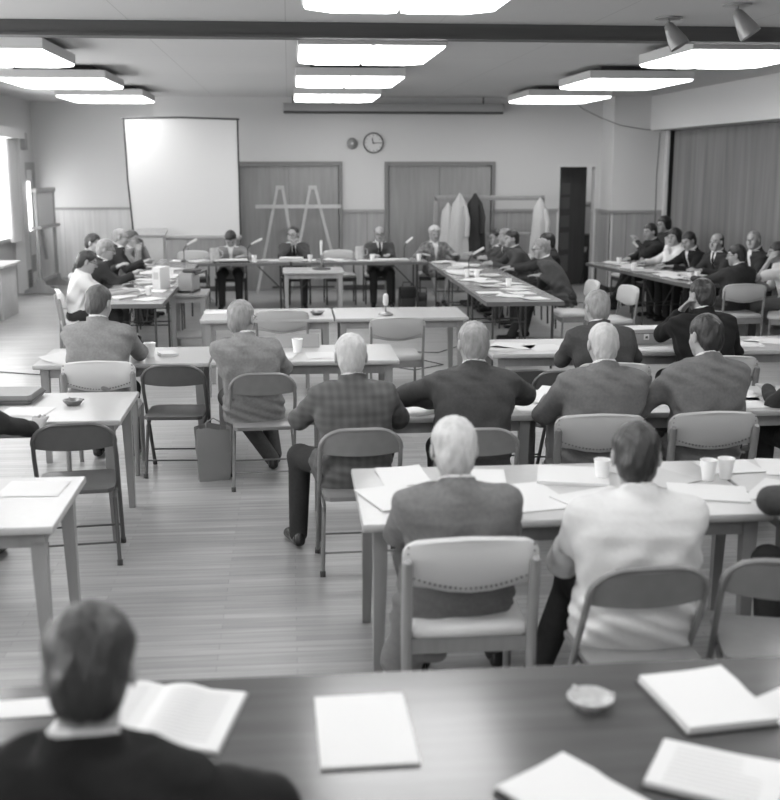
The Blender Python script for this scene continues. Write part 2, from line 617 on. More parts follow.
def curtain(y0, y1, z0, z1, lab):
    cm = MB()
    n = 70
    for side in (0, 1):
        cm.grid(lambda u, v: (LX + .10 + .025 * math.sin(u * 60) + side * .012, y0 + (y1 - y0) * u, z0 + (z1 - z0) * v), n, 6)
    o = obj('window_curtain', cm, 'curtain', smooth=60)
    props(o, lab, 'curtain')


curtain(18.75, 19.35, 0.9, 2.55, 'pale pleated curtain drawn at the window nearest the back corner')
root = thing('curtain_pelmet', 'boxed grey pelmet above the window nearest the back corner', 'pelmet', (LX, 0, 0))
obj('pelmet_board', MB().box(0, .24, 17.0, 19.55, 2.56, 2.72), 'wall_plain', root)
obj('side_bracket', MB().box(.16, .24, 19.55, 19.72, 2.38, 2.66), 'rail', root)
struct('trim_8', MB().box(LX, LX + .16, 19.42, 19.76, 0, 2.56), 'wall_plain')
vt = thing('wall_vent', 'dark grilled vent low on the pier beside the glazed door', 'vent', (LX + .16, 19.6, .22))
vm = MB().box(0, .01, -.14, .14, -.16, .16)
obj('vent_frame', vm, 'card', vt)
vm = MB()
for k in range(7):
    vm.box(.01, .018, -.12, .12, -.14 + k * .045, -.12 + k * .045)
obj('vent_slats', vm, 'charcoal', vt)


# ceiling light fixtures
def fixture():
    t = thing('ceiling_light', 'x', 'ceiling light', group='surface-mounted fluorescent ceiling lights')
    w, d = 0.61, 0.85
    b = MB()
    ch = 0.2
    poly = [(-w, -d), (w, -d), (w, d - ch), (w - ch * .8, d), (-w + ch * .8, d), (-w, d - ch)]
    b.prism(poly, -0.10, -0.01)
    obj('housing', b, 'light_body', t)
    b = MB()
    b.box(-w * .72, w * .72, -d * .8, d * .8, -0.01, 0.05)
    obj('mounting_plate', b, 'gap_shade', t)  # mount coloured dark to paint the shadow gap above the housing
    for s in (-1, 1):
        x0, x1 = (-w + .015, -.014) if s < 0 else (.014, w - .015)
        c = 0.17
        if s < 0:
            po = [(x0, -d + .015), (x1, -d + .015), (x1, d - .06), (x1 - .05, d - .02), (x0 + c, d - .02), (x0, d - c - .02)]
        else:
            po = [(x0, -d + .015), (x1, -d + .015), (x1, d - c - .02), (x1 - c, d - .02), (x0 + .05, d - .02), (x0, d - .06)]
        b = MB()
        b.loft([[(x * .985, y * .985, -0.122) for x, y in po], [(x, y, -0.108) for x, y in po], [(x, y, -.099) for x, y in po]])
        obj('lens', b, 'lens', t)
    return t


f0 = fixture()
cols = [(-2.65, 'left-hand'), (0.71, 'middle'), (3.98, 'right-hand')]
rowsY = [(16.95, 'row closest to the back wall'), (13.62, 'second row out from the back wall'), (10.32, 'row just beyond the ceiling beam'),
         (6.55, 'row on the near side of the ceiling beam'), (3.2, 'row above the dark varnished table'), (-0.2, 'last row by the rear wall')]
first = True
for ry, rn in rowsY:
    for cx, cn in cols:
        lab = '%s two-lens ceiling light, %s' % (cn, rn)
        if first:
            f0.location = (cx, ry + (.55 if cx < 0 else 0), CZ - .05)
            f0['label'] = lab
            first = False
        else:
            dup(f0, (cx + (.06 if cx > 3 else 0), ry + (.55 if cx < 0 else .1 if cx > 3 else 0), CZ - .05), 0, lab)

# stage spotlights by the beam
def spotlight(loc, aim, lab):
    t = thing('spotlight', lab, 'spotlight', loc, group='cone-shaped ceiling spotlights')
    t.scale = (.78, .78, .78)
    obj('ceiling_mount', MB().lathe([(.0, 0), (.13, 0), (.13, -.015), (0, -.02)], n=24), 'spot', t)
    obj('swivel_arm', MB().tube([(0, 0, -.015), (0, 0, -.06)], .015), 'spot', t)
    a = Vector(aim).normalized()
    obj('spot_shade', MB().lathe([(.02, -.02), (.045, .0), (.06, .05), (.095, .19), (.10, .24), (.092, .24), (.085, .20), (0, .17)], (0, 0, -.07), 20, axis=a), 'spot', t)
    return t


spotlight((2.93, 8.75, CZ), (.40, -.2, -.75), 'grey cone spotlight hung by the near face of the ceiling beam')
spotlight((3.17, 8.0, CZ), (.45, -.2, -.75), 'grey cone spotlight cut by the top of the photo, closer than the other')

# roller case on the back wall
t = thing('screen_roller_case', 'long dark roller case mounted at the top of the back wall right of centre', 'roller case', (1.8, 19.22, 3.08))
obj('case', MB().rbox(-1.88, 1.86, -.07, .07, -.07, .06, .02), 'rail', t)
obj('rolled_edge', MB().rbox(-1.86, 1.84, -.05, .05, -.105, -.07, .01), 'charcoal', t)
for x in (-1.7, 1.5):
    obj('hanger', MB().tube([(x, 0, .05), (x, 0, .17)], .012), 'black', t)

# clock and bell
t = thing('wall_clock', 'round white-faced wall clock above the gap between the double doors', 'clock', (1.45, 19.4, 2.5))
ax = (0, -1, 0)
obj('clock_face', MB().lathe([(0, .0), (.155, .0), (.155, .025), (0, .025)], n=32, axis=ax), 'clock_face', t)
obj('clock_rim', MB().lathe([(.153, 0), (.172, 0), (.172, .04), (.153, .045), (.153, .02)], n=32, axis=ax), 'charcoal', t)
obj('hour_hand', MB().box(-.008, .008, -.030, -.027, -.02, .085), 'charcoal', t, rot=(0, R(-15), 0))
obj('minute_hand', MB().box(-.006, .006, -.034, -.031, -.02, .13), 'charcoal', t, rot=(0, R(91), 0))
mb = MB()
for k in range(12):
    a = k * PI / 6
    mb.box(math.sin(a) * .13 - .005, math.sin(a) * .13 + .005, -.028, -.026, math.cos(a) * .13 - .01, math.cos(a) * .13 + .01)
obj('hour_marks', mb, 'charcoal', t)
t = thing('alarm_bell', 'small round grey wall bell left of the clock', 'bell', (1.09, 19.4, 2.49))
obj('gong', MB().lathe([(0, 0), (.085, 0), (.095, .02), (.08, .05), (.04, .07), (0, .075)], n=24, axis=ax), 'chair_metal', t)
obj('hub', MB().lathe([(0, .07), (.02, .07), (.02, .09), (0, .09)], n=12, axis=ax), 'steel', t)

# projection screen
t = thing('projection_screen', 'large white projection screen on a stand in front of the back wall', 'screen', (0, 18.0, 0))
XL, XR, ZB, ZT = -2.51, -0.77, 1.05, 2.84
obj('screen_cloth', MB().loft([[(XL, 0, ZT), (XR, 0, ZT), (XR, .006, ZT), (XL, .006, ZT)], [(XL + .02, -.015, 1.9), (XR, -.01, 1.9), (XR, -.004, 1.9), (XL + .02, -.009, 1.9)], [(XL + .07, 0, ZB), (XR - .01, 0, ZB), (XR - .01, .006, ZB), (XL + .07, .006, ZB)]]), 'screen', t, smooth=0)
obj('top_bar', MB().tube([(XL - .03, 0, ZT), ((XL + XR) / 2, 0, ZT + .015), (XR + .03, 0, ZT - .01)], .016), 'charcoal', t)
obj('side_border', MB().loft([[(XL - .012 + d, -.018, z), (XL + .012 + d, -.018, z), (XL + .012 + d, .004, z), (XL - .012 + d, .004, z)] for z, d in ((ZT, 0), (1.9, .02), (ZB, .07))]), 'black', t)
obj('side_border', MB().box(XR - .012, XR + .012, -.018, .004, ZB, ZT), 'black', t)
obj('screen_roller', MB().rbox(XL + .04, XR + .02, -.05, .03, ZB - .07, ZB, .02), 'rail', t)
obj('stand_pole', MB().tube([(-1.6, .06, .25), (-1.6, .06, ZT)], .014), 'metal', t)
mb = MB()
for a in (90, 210, 330):
    mb.tube([(-1.6, .06, .35), (-1.6 + .45 * math.cos(R(a)), .06 + .45 * math.sin(R(a)), .015)], .011)
obj('stand_legs', mb, 'metal', t)
# ------------------------------------------------------------------ tables
def table(x0, x1, y0, y1, label, group, h=0.74, rz=0, legs=True, left_legs=True):
    """pale laminate table on square tapered wooden legs"""
    cx, cy = (x0 + x1) / 2, (y0 + y1) / 2
    a, b = (x1 - x0) / 2, (y1 - y0) / 2
    t = thing('laminate_table', label, 'table', (cx, cy, 0), rz, group)
    obj('table_top', MB().rbox(-a, a, -b, b, h - .032, h, .006), 'formica', t)
    obj('table_apron', MB().box(-a + .07, a - .07, -b + .06, -b + .08, h - .105, h - .032).box(-a + .07, a - .07, b - .08, b - .06, h - .105, h - .032)
        .box(-a + .06, -a + .08, -b + .07, b - .07, h - .105, h - .032).box(a - .08, a - .06, -b + .07, b - .07, h - .105, h - .032), 'table_wood', t)
    for sx in (-1, 1):
        for sy in (-1, 1):
            X, Y = sx * (a - .075), sy * (b - .075)
            def ring(z, r, dx=0):
                return [(X + sx * dx - r, Y - r, z), (X + sx * dx + r, Y - r, z), (X + sx * dx + r, Y + r, z), (X + sx * dx - r, Y + r, z)]
            m = MB().loft([ring(0, .019, .01), ring(h - .2, .028), ring(h - .032, .03)])
            obj('leg', m, 'table_wood', t)
    return t


def conf_table(p0, length, width, ang, label, group, h=0.74, top='conf_top'):
    """dark folding conference table on thin metal legs; p0 = corner, runs along ang"""
    t = thing('folding_table', label, 'table', (p0[0], p0[1], 0), ang, group)
    obj('table_top', MB().rbox(0, length, 0, width, h - .03, h, .004), top, t)
    obj('edge_band', MB().box(-.004, length + .004, -.004, .0, h - .045, h - .001).box(-.004, length + .004, width, width + .004, h - .045, h - .001)
        .box(-.004, 0, 0, width, h - .045, h - .001).box(length, length + .004, 0, width, h - .045, h - .001), 'conf_edge', t)
    for x, s in ((.14, 1), (length - .14, -1)):
        for y in (.09, width - .09):
            obj('leg', MB().tube([(x, y, h - .03), (x, y, 0)], .0125), 'charcoal', t)
        obj('leg_brace', MB().tube([(x, .09, .32), (x, width - .09, .32)], .009).tube([(x, width / 2, .32), (x + s * .38, width / 2, h - .035)], .009), 'charcoal', t)
    return t


TG = 'pale laminate audience tables'
table(-1.85, -0.60, 8.04, 8.80, 'pale laminate table under the bowed light grey suit, near the left arm of the U', TG)
table(-0.585, 0.79, 8.04, 8.80, 'pale laminate table before the light grey suit, placard and white cup on it', TG)
table(-2.55, -0.965, 6.22, 7.04, 'pale laminate table at left with dark briefcase and ashtray', TG)
table(-2.55, -0.955, 4.33, 5.07, 'pale laminate table at left nearest the dark varnished table, one sheet on it', TG)
table(0.085, 1.41, 6.14, 6.87, 'pale laminate table in front of the plaid and charcoal jackets', TG)
table(1.43, 3.45, 6.14, 6.87, 'pale laminate table in front of the two grey suits in padded chairs', TG)
table(1.52, 3.25, 8.22, 8.95, 'pale laminate table with the grey storage box', TG)
table(3.27, 5.0, 8.22, 8.95, 'pale laminate table at far right behind the storage box table', TG)
table(0.27, 1.97, 4.24, 5.09, 'pale laminate table before the nearest white padded chair, papers and single cup on it', TG)
table(1.985, 3.7, 4.24, 5.09, 'pale laminate table at right with two white cups standing together', TG)
table(-0.84, 0.40, 10.32, 11.12, 'empty pale laminate table inside the U with loose sheet and ashtray', TG)
table(0.415, 1.67, 10.32, 11.12, 'pale laminate table inside the U with the stubby table microphone', TG)

UG = 'dark folding tables of the U-shaped conference setup'
conf_table((-1.95, 16.42), 1.95, .76, 0, 'dark folding table at head of the U, left half, below the projection screen', UG)
conf_table((0.03, 16.42), 2.0, .76, 0, 'dark folding table at head of the U, right half, small pale table before it', UG)
for k, (y, lb) in enumerate(((11.45, 'open near end toward the audience'), (13.10, 'middle'), (14.75, 'far end at the corner'))):
    conf_table((2.86, y), 1.62, .82, PI / 2, 'dark folding table in the right arm of the U, ' + lb, UG)
for k, (y, lb) in enumerate(((11.62, 'open near end behind the white cup'), (13.2, 'middle'), (14.78, 'far end at the corner'))):
    conf_table((-1.32, y), 1.55, .76, PI / 2, 'folding table in the left arm of the U, ' + lb, UG)
RA = PI / 2 + R(8.2)
rd = (math.cos(RA), math.sin(RA))
RG = 'dark folding tables by the accordion partition'
def rpt(s, w):
    """point at distance s along the slanted right-hand table row and w towards the partition"""
    return (4.86 + rd[0] * s + rd[1] * w, 12.2 + rd[1] * s - rd[0] * w)
for k, lb in enumerate(('near end beside the pale chair turned away', 'far end beside the wall pier')):
    q = rpt(.74 + k * 1.57, .76)
    conf_table(q, 1.55, .76, RA, 'dark folding table by the accordion partition, ' + lb, RG)

# small tables
def small_table(x0, x1, y0, y1, h, name, label, m1, m2):
    t = thing(name, label, 'table', ((x0 + x1) / 2, (y0 + y1) / 2, 0))
    a, b = (x1 - x0) / 2, (y1 - y0) / 2
    obj('table_top', MB().rbox(-a, a, -b, b, h - .03, h, .005), m1, t)
    obj('table_apron', MB().box(-a + .04, a - .04, -b + .04, -b + .06, h - .10, h - .03).box(-a + .04, a - .04, b - .06, b - .04, h - .10, h - .03)
        .box(-a + .04, -a + .06, -b + .04, b - .04, h - .1, h - .03).box(a - .06, a - .04, -b + .04, b - .04, h - .1, h - .03), m2, t)
    for sx in (-1, 1):
        for sy in (-1, 1):
            X, Y = sx * (a - .05), sy * (b - .05)
            obj('leg', MB().loft([[(X - r, Y - r, z), (X + r, Y - r, z), (X + r, Y + r, z), (X - r, Y + r, z)] for z, r in ((0, .024), (h - .03, .03))]), m2, t)
    return t


small_table(-.10, .74, 15.3, 16.0, .71, 'side_table', 'small pale table standing in front of the head table, microphone on it', 'formica', 'table_wood')
ps = small_table(-1.40, -.96, 12.95, 13.55, .68, 'projector_stand', 'narrow tall stand carrying the slide projector beside the left arm', 'table_wood', 'table_wood')
obj('lower_shelf', MB().rbox(-.19, .19, -.27, .27, .16, .185, .004), 'table_wood', ps)
t = thing('desk', 'pale wooden desk end at the left edge under the window', 'table', (-4.2, 16.3, 0))
obj('desk_top', MB().rbox(-.39, .26, -.4, .6, .73, .765, .006), 'easel', t)
obj('side_panel', MB().rbox(.15, .19, -.35, .55, 0, .73, .004), 'easel', t)
obj('back_panel', MB().rbox(-.36, .15, .50, .53, .1, .73, .004), 'easel', t)

# foreground dark table
t = thing('varnished_table', 'long dark varnished wooden table across the bottom of the photo', 'table', (0.35, 2.42, 0))
obj('table_top', MB().rbox(-1.75, 1.75, -.30, .50, .705, .745, .008), 'fg_top', t)
obj('table_apron', MB().box(-1.65, 1.65, .38, .41, .6, .705).box(-1.65, 1.65, -.22, -.19, .6, .705).box(-1.65, -1.62, -.19, .38, .6, .705).box(1.62, 1.65, -.19, .38, .6, .705), 'fg_top', t)
for sx in (-1, 1):
    for sy in (-.22, .36):
        obj('leg', MB().box(sx * 1.6 - .035, sx * 1.6 + .035, sy - .035, sy + .035, 0, .705), 'fg_top', t)


# ------------------------------------------------------------------ chairs
def folding_chair(pre, metal):
    """origin on the floor below the seat centre, sitter faces +Y"""
    t = thing('folding_chair', 'x', 'chair')
    w = .215
    # inverted U: front feet, up and back to the rounded top
    def arch(off=0):
        pts = [(-w, .24, 0.0), (-w, .10, .30), (-w + .0, -.055, .60), (-w + .003, -.09, .68)]
        for k in range(7):
            a = PI - k * PI / 2 / 6
            pts.append((-w + .135 + .135 * math.cos(a), -.095 - .02 * math.sin(a), .69 + .10 * math.sin(a)))
        q = [(-x, y, z) for x, y, z in reversed(pts)]
        return pts + q
    obj('tube_frame', MB().tube(arch(), .0125), metal, t)
    bk = MB()
    def backp(u, v, o=0):
        x = (u - .5) * 2
        q = max(0, (abs(x) - .36) / .64)
        top = .69 + .095 * math.sqrt(max(0, 1 - q * q))
        bot = .660 - .012 * (1 - x * x)
        z = bot + (top - bot) * v
        y = -.075 - (z - .62) * .25 - .035 * (1 - x * x) + o
        return (x * (w - .004), y, z)
    bk.grid(lambda u, v: backp(u, v, 0), 16, 5)
    bk.grid(lambda u, v: backp(1 - u, v, .010), 16, 5)
    obj('back_panel', bk, metal, t)
    obj('seat', MB().loft([[(x * s, y * s + .02, z) for x, y in ((-.2, -.17), (-.17, -.2), (.17, -.2), (.2, -.17), (.21, .16), (.17, .20), (-.17, .20), (-.21, .16))] for z, s in ((.425, .99), (.432, 1.0), (.448, 1.0), (.452, .96))]), metal, t)
    for s in (-1, 1):
        obj('leg', MB().tube([(s * (w - .02), .16, .43), (s * (w - .02), -.06, .36), (s * (w - .005), -.14, 0.0)], .0115), metal, t)
        obj('rubber_foot', MB().tube([(s * (w - .005), -.143, .0), (s * (w - .005), -.135, .03)], .016), 'charcoal', t)
        obj('rubber_foot', MB().tube([(s * w, .24, 0), (s * w, .226, .03)], .016), 'charcoal', t)
    for y, z in ((-.105, .12), (.18, .13)):
        obj('cross_bar', MB().tube([(-w + .01, y, z), (w - .01, y, z)], .006), metal, t)
    return t


def padded_chair(pad, wood, metal_post=False):
    t = thing('padded_chair', 'x', 'chair')
    w = .235
    for s in (-1, 1):
        if metal_post:
            obj('leg', MB().tube([(s * w, -.215, .745), (s * w, -.18, .45), (s * w, -.20, 0)], .0125), wood, t)
            obj('leg', MB().tube([(s * (w - .01), .19, .43), (s * (w - .01), .20, 0)], .0125), wood, t)
        else:
            obj('leg', MB().tube([(s * w, -.245, .745), (s * w, -.235, .73), (s * w, -.195, .45), (s * w, -.22, 0)], [.013, .021, .022, .016], n=10), wood, t)
            obj('leg', MB().tube([(s * (w - .01), .19, .44), (s * (w - .01), .20, 0)], [.021, .015], n=10), wood, t)
    # upholstered back: rounded top corners and sagging lower edge
    b = MB()
    outl = []
    W2 = .252
    for k in range(7):
        a = PI - k * PI / 12
        outl.append((-W2 + .075 + .075 * math.cos(a), .755 + .063 * math.sin(a)))
    for x in (-.12, 0, .12):
        outl.append((x, .828 - abs(x) * .05 + .002))
    for k in range(7):
        a = PI / 2 - k * PI / 12
        outl.append((W2 - .075 + .075 * math.cos(a), .755 + .063 * math.sin(a)))
    for k in range(4):
        a = -k * PI / 8
        outl.append((W2 - .03 + .03 * math.cos(a) - .004, .665 + .03 * math.sin(a)))
    for x in (.16, .08, 0, -.08, -.16):
        outl.append((x, .606 + .9 * abs(x) ** 2))
    for k in range(4):
        a = -PI / 2 - k * PI / 8
        outl.append((-W2 + .03 + .03 * math.cos(a) + .004, .665 + .03 * math.sin(a) + .0))
    def ybk(x, z):
        return -.205 - (z - .62) * .17 - .0 + .35 * x * x
    rings = []
    for off, sc in ((-.020, .95), (-.012, 1.0), (.012, 1.0), (.028, .93), (.034, .8)):
        rings.append([(x * sc, ybk(x, z) + off, .725 + (z - .725) * sc) for x, z in outl])
    b.loft(rings)
    bo = obj('back_pad', b, pad, t, smooth=50)
    nb = MB()
    for k in range(23):
        x = -.215 + .43 * k / 22
        z = .622 + .9 * x * x
        nb.lathe([(.0, .0), (.006, .0), (.004, .004), (0, .005)], (x * .97, ybk(x, z) - .016, z + .004), 6, axis=(0, -1, 0))
    for s in (-1, 1):
        for k in range(5):
            z = .69 + k * .026
            nb.lathe([(.0, .0), (.006, .0), (.004, .004), (0, .005)], (s * .232, ybk(.232, z) - .015, z), 6, axis=(0, -1, 0))
    obj('nailhead_trim', nb, 'nail', bo)
    poly = [(-.225, -.18), (-.20, -.205), (.20, -.205), (.225, -.18), (.235, .19), (.20, .225), (-.20, .225), (-.235, .19)]
    obj('seat_cushion', MB().loft([[(x * s, y * s, z) for x, y in poly] for z, s in ((.425, .97), (.432, 1.0), (.455, 1.0), (.472, .95), (.478, .8))]), pad, t, smooth=50)
    obj('seat_rail', MB().box(-.215, .215, -.2, -.18, .365, .425).box(-.215, .215, .18, .2, .365, .425).box(-.225, -.205, -.2, .2, .365, .425).box(.205, .225, -.2, .2, .365, .425), wood, t)
    return t


CH = {}
def place(kind, x, y, rz, label, group=None):
    if kind not in CH:
        if kind == 'fold':
            CH[kind] = folding_chair('', 'chair_metal')
        elif kind == 'fold_dark':
            CH[kind] = folding_chair('', 'chair_metal_dark')
        elif kind == 'pad_white':
            CH[kind] = padded_chair('vinyl_white', 'chair_wood_pale')
        elif kind == 'pad_tan':
            CH[kind] = padded_chair('vinyl_tan', 'chair_wood')
        elif kind == 'pad_post':
            CH[kind] = padded_chair('vinyl_tan', 'chair_metal', True)
        elif kind == 'pad_shadeleg':
            CH[kind] = padded_chair('vinyl_tan', 'charcoal', True)  # charcoal puts the shade of backlit legs into their colour
        o = CH[kind]
        o.location = (x, y, 0)
        o.rotation_euler = (0, 0, rz)
    else:
        o = dup(CH[kind], (x, y, 0), rz)
    o['label'] = label
    o['group'] = group or ('grey steel folding chairs' if kind.startswith('fold') else 'padded vinyl chairs')
    return o


# backs of folding chairs sit .11 behind the origin, of padded ones .23
place('fold', 0.35, 5.77, R(2), 'grey steel folding chair under the plaid jacket')
place('fold', 0.97, 5.72, R(-3), 'grey steel folding chair under the charcoal suit with spread elbows')
place('fold', 1.21, 3.64, R(3), 'grey steel folding chair under the white jacket')
place('fold', 1.74, 3.66, R(-14), 'grey steel folding chair at the right edge next to the white jacket')
place('fold', -0.20, 7.40, R(3), 'grey steel folding chair beside the paper bag, light grey suit seated on it')
place('fold_dark', -0.81, 7.76, R(-4), 'empty dark folding chair between white padded chair and paper bag')
place('fold_dark', -1.18, 6.02, R(6), 'empty dark folding chair pulled up to the briefcase table')
place('fold_dark', 1.55, 7.36, R(6), 'empty dark folding chair half hidden beyond the charcoal suit')
place('fold_dark', 1.83, 7.30, R(-4), 'dark folding chair top peeking just left of the mid grey suit')
place('pad_white', 0.64, 4.04, R(0), 'white padded chair with nailhead back under the grey suit, nearest padded chair')
place('pad_white', -1.33, 7.93, R(0), 'white padded chair with pale legs behind the briefcase table')
place('pad_tan', 1.68, 5.99, R(-3), 'tan padded chair with nailhead back under the left one of the two mid grey suits')
place('pad_tan', 2.30, 6.00, R(1), 'tan padded chair with nailhead back under the right one of the two mid grey suits')
place('pad_tan', 2.22, 7.55, R(-6), 'padded chair of the charcoal suit left of the storage box')
place('pad_tan', 3.05, 7.75, R(0), 'padded chair hidden under the black suit with chin on hand')
place('pad_post', -0.08, 10.55, R(0), 'empty tan padded chair tucked under the table with the loose sheet')
place('pad_post', 0.93, 9.98, R(3), 'empty tan padded chair in front of the table microphone')
place('pad_white', -2.28, 12.35, R(-75), 'pale padded chair of the white shirt at the left arm near end')
for x, lb in ((-0.92, 'of the person bent over papers'), (0.08, 'of the person clasping hands'), (1.40, 'between the two double doors'), (2.25, 'of the patterned jacket')):
    place('pad_shadeleg', x, 17.55, PI, 'shaded-leg padded chair %s at the head table' % lb)
place('pad_shadeleg', 0.78, 17.5, PI + .05, 'empty padded chair at the head table between the two people in dark ties')
place('pad_shadeleg', -1.50, 17.5, PI, 'empty padded chair at the head table behind the slide projector')
place('pad_post', 3.30, 12.72, R(90), 'pale padded chair of the leaning charcoal suit at the right arm near end')
place('pad_post', 3.55, 12.10, R(97), 'empty pale padded chair nearest the audience beside the right arm')
place('pad_post', 5.13, 12.42, R(0), 'pale padded chair with its back to us at the near end of the partition table')
place('pad_post', 5.68, 12.25, R(65), 'pale padded chair of the short white sleeves by the partition')
for y, lb in ((15.6, 'the suit leaning over the middle'), (16.5, 'the dark glasses at the far corner'), (14.75, 'the half-hidden dark suit')):
    place('pad_shadeleg', 3.32, y, R(90), 'shaded-leg padded chair of %s at the right arm' % lb)
for y, lb in ((14.1, 'the dark suit leaning over papers'), (15.0, 'the person farthest from the table'), (15.9, 'the highest head at the left arm')):
    place('pad_shadeleg', -2.45, y, R(-90), 'shaded-leg padded chair of %s at the left arm' % lb)
for s, lb in ((2.4, 'the dark suit and tie by the partition'), (3.1, 'the black suit looking down by the partition'), (3.8, 'the pale shirt by the partition'), (4.7, 'the person with hand at mouth')):
    q = rpt(s, .76 + .33)
    place('pad_shadeleg', q[0], q[1], RA, 'shaded-leg padded chair of %s' % lb)
# ------------------------------------------------------------------ people
def nets(f, ax):
    s = f < 0
    nx, ny, nz = f.shape
    ids, pos, quads = [], [], []
    mult = np.array([ny * nz, nz, 1])
    for a in range(3):
        sl0 = [slice(None)] * 3
        sl1 = [slice(None)] * 3
        sl0[a] = slice(0, -1)
        sl1[a] = slice(1, None)
        f0, f1 = f[tuple(sl0)], f[tuple(sl1)]
        I = np.argwhere((f0 < 0) != (f1 < 0))
        if not len(I):
            continue
        ii = tuple(I.T)
        v0, v1 = f0[ii], f1[ii]
        t = v0 / (v0 - v1)
        p = I.astype(np.float64)
        p[:, a] += t
        b, c = (a + 1) % 3, (a + 2) % 3
        cell = []
        for db, dc in ((-1, -1), (0, -1), (0, 0), (-1, 0)):
            q = I.copy()
            q[:, b] += db
            q[:, c] += dc
            cid = q @ mult
            cell.append(cid)
            ids.append(cid)
            pos.append(p)
        q4 = np.stack(cell, 1)
        flip = v0 >= 0
        q4[flip] = q4[flip][:, ::-1]
        quads.append(q4)
    ids = np.concatenate(ids)
    pos = np.concatenate(pos)
    uq, inv = np.unique(ids, return_inverse=True)
    cnt = np.bincount(inv)
    V = np.stack([np.interp(np.bincount(inv, pos[:, k]) / cnt, np.arange(len(ax[k])), ax[k]) for k in range(3)], 1)
    Q = np.searchsorted(uq, np.concatenate(quads))
    return V, Q


class SDF:
    def __init__(s, lo, hi, h, fine=None):
        s.lo = np.array(lo, float)
        s.h = h
        s.ax = []
        for k in range(3):
            if fine is None:
                n = int(np.ceil((hi[k] - lo[k]) / h)) + 1
                s.ax.append(lo[k] + np.arange(n) * h)
            else:
                a, b = fine[0][k], fine[1][k]
                p = [lo[k]]
                while p[-1] < hi[k]:
                    p.append(p[-1] + (h * .5 if a < p[-1] < b else h))
                s.ax.append(np.array(p))
        s.f = np.full(tuple(len(a) for a in s.ax), 0.25, np.float32)

    def sub(s, lo, hi):
        sl = []
        for k in range(3):
            a = max(0, int(np.searchsorted(s.ax[k], lo[k])) - 2)
            b = min(len(s.ax[k]), int(np.searchsorted(s.ax[k], hi[k])) + 2)
            if b <= a:
                return None, None
            sl.append(slice(a, b))
        X, Y, Z = np.meshgrid(*[s.ax[k][sl[k]].astype(np.float32) for k in range(3)], indexing='ij', copy=False)
        return tuple(sl), (X, Y, Z)

    def put(s, fn, lo, hi, k=0.02, mode='add', pad=0.04):
        sl, P = s.sub([a - pad for a in lo], [a + pad for a in hi])
        if sl is None:
            return
        d = fn(*P).astype(np.float32)
        g = s.f[sl]
        if mode == 'cut':
            d = -d
            if k > 0:
                hh = np.maximum(k - np.abs(g - d), 0) / k
                s.f[sl] = np.maximum(g, d) + hh * hh * k * .25
            else:
                s.f[sl] = np.maximum(g, d)
        else:
            if k > 0:
                hh = np.maximum(k - np.abs(g - d), 0) / k
                s.f[sl] = np.minimum(g, d) - hh * hh * k * .25
            else:
                s.f[sl] = np.minimum(g, d)

    def cone(s, a, b, ra, rb, k=0.02, flat=None, mode='add'):
        a, b = np.array(a, float), np.array(b, float)
        ba = b - a
        L = float(ba @ ba) + 1e-9
        m = max(ra, rb)

        def fn(X, Y, Z):
            px, py, pz = X - a[0], Y - a[1], Z - a[2]
            t = np.clip((px * ba[0] + py * ba[1] + pz * ba[2]) / L, 0, 1)
            qx, qy, qz = px - t * ba[0], py - t * ba[1], pz - t * ba[2]
            if flat is not None:
                n, q = flat
                dn = qx * n[0] + qy * n[1] + qz * n[2]
                e = dn * (1 / q - 1)
                qx, qy, qz = qx + n[0] * e, qy + n[1] * e, qz + n[2] * e
                return (np.sqrt(qx * qx + qy * qy + qz * qz) - (ra + (rb - ra) * t)) * (.5 + .5 * q)
            return np.sqrt(qx * qx + qy * qy + qz * qz) - (ra + (rb - ra) * t)
        s.put(fn, np.minimum(a, b) - m, np.maximum(a, b) + m, k, mode)

    def ell(s, c, r, k=0.02, M3=None, mode='add'):
        c = np.array(c, float)
        m = max(r)

        def fn(X, Y, Z):
            px, py, pz = X - c[0], Y - c[1], Z - c[2]
            if M3 is not None:
                px, py, pz = (M3[0][0] * px + M3[1][0] * py + M3[2][0] * pz, M3[0][1] * px + M3[1][1] * py + M3[2][1] * pz,
                              M3[0][2] * px + M3[1][2] * py + M3[2][2] * pz)
            k0 = np.sqrt((px / r[0]) ** 2 + (py / r[1]) ** 2 + (pz / r[2]) ** 2)
            k1 = np.sqrt((px / r[0] ** 2) ** 2 + (py / r[1] ** 2) ** 2 + (pz / r[2] ** 2) ** 2) + 1e-6
            return k0 * (k0 - 1) / k1
        s.put(fn, c - m, c + m, k, mode)

    def mesh(s, name, mats, parent, colour=None):
        V, Q = nets(s.f, s.ax)
        me = bpy.data.meshes.new(name)
        me.vertices.add(len(V))
        me.vertices.foreach_set('co', V.astype(np.float32).ravel())
        me.loops.add(len(Q) * 4)
        me.loops.foreach_set('vertex_index', Q.astype(np.int32).ravel())
        me.polygons.add(len(Q))
        me.polygons.foreach_set('loop_start', np.arange(len(Q), dtype=np.int32) * 4)
        for m in mats:
            me.materials.append(M[m])
        if colour is not None:
            C4 = V[Q].mean(1)
            me.polygons.foreach_set('material_index', colour(C4).astype(np.int32))
        me.polygons.foreach_set('use_smooth', np.ones(len(Q), bool))
        me.update(calc_edges=True)
        me.validate()
        o = bpy.data.objects.new(name, me)
        COL.objects.link(o)
        o.parent = parent
        return o


TS = [0, .15, .40, .60, .78, .88, .94, .98, 1.04]
TW = [.188, .192, .178, .192, .206, .204, .178, .125, .066]
TD = [.130, .130, .118, .125, .128, .115, .095, .078, .062]


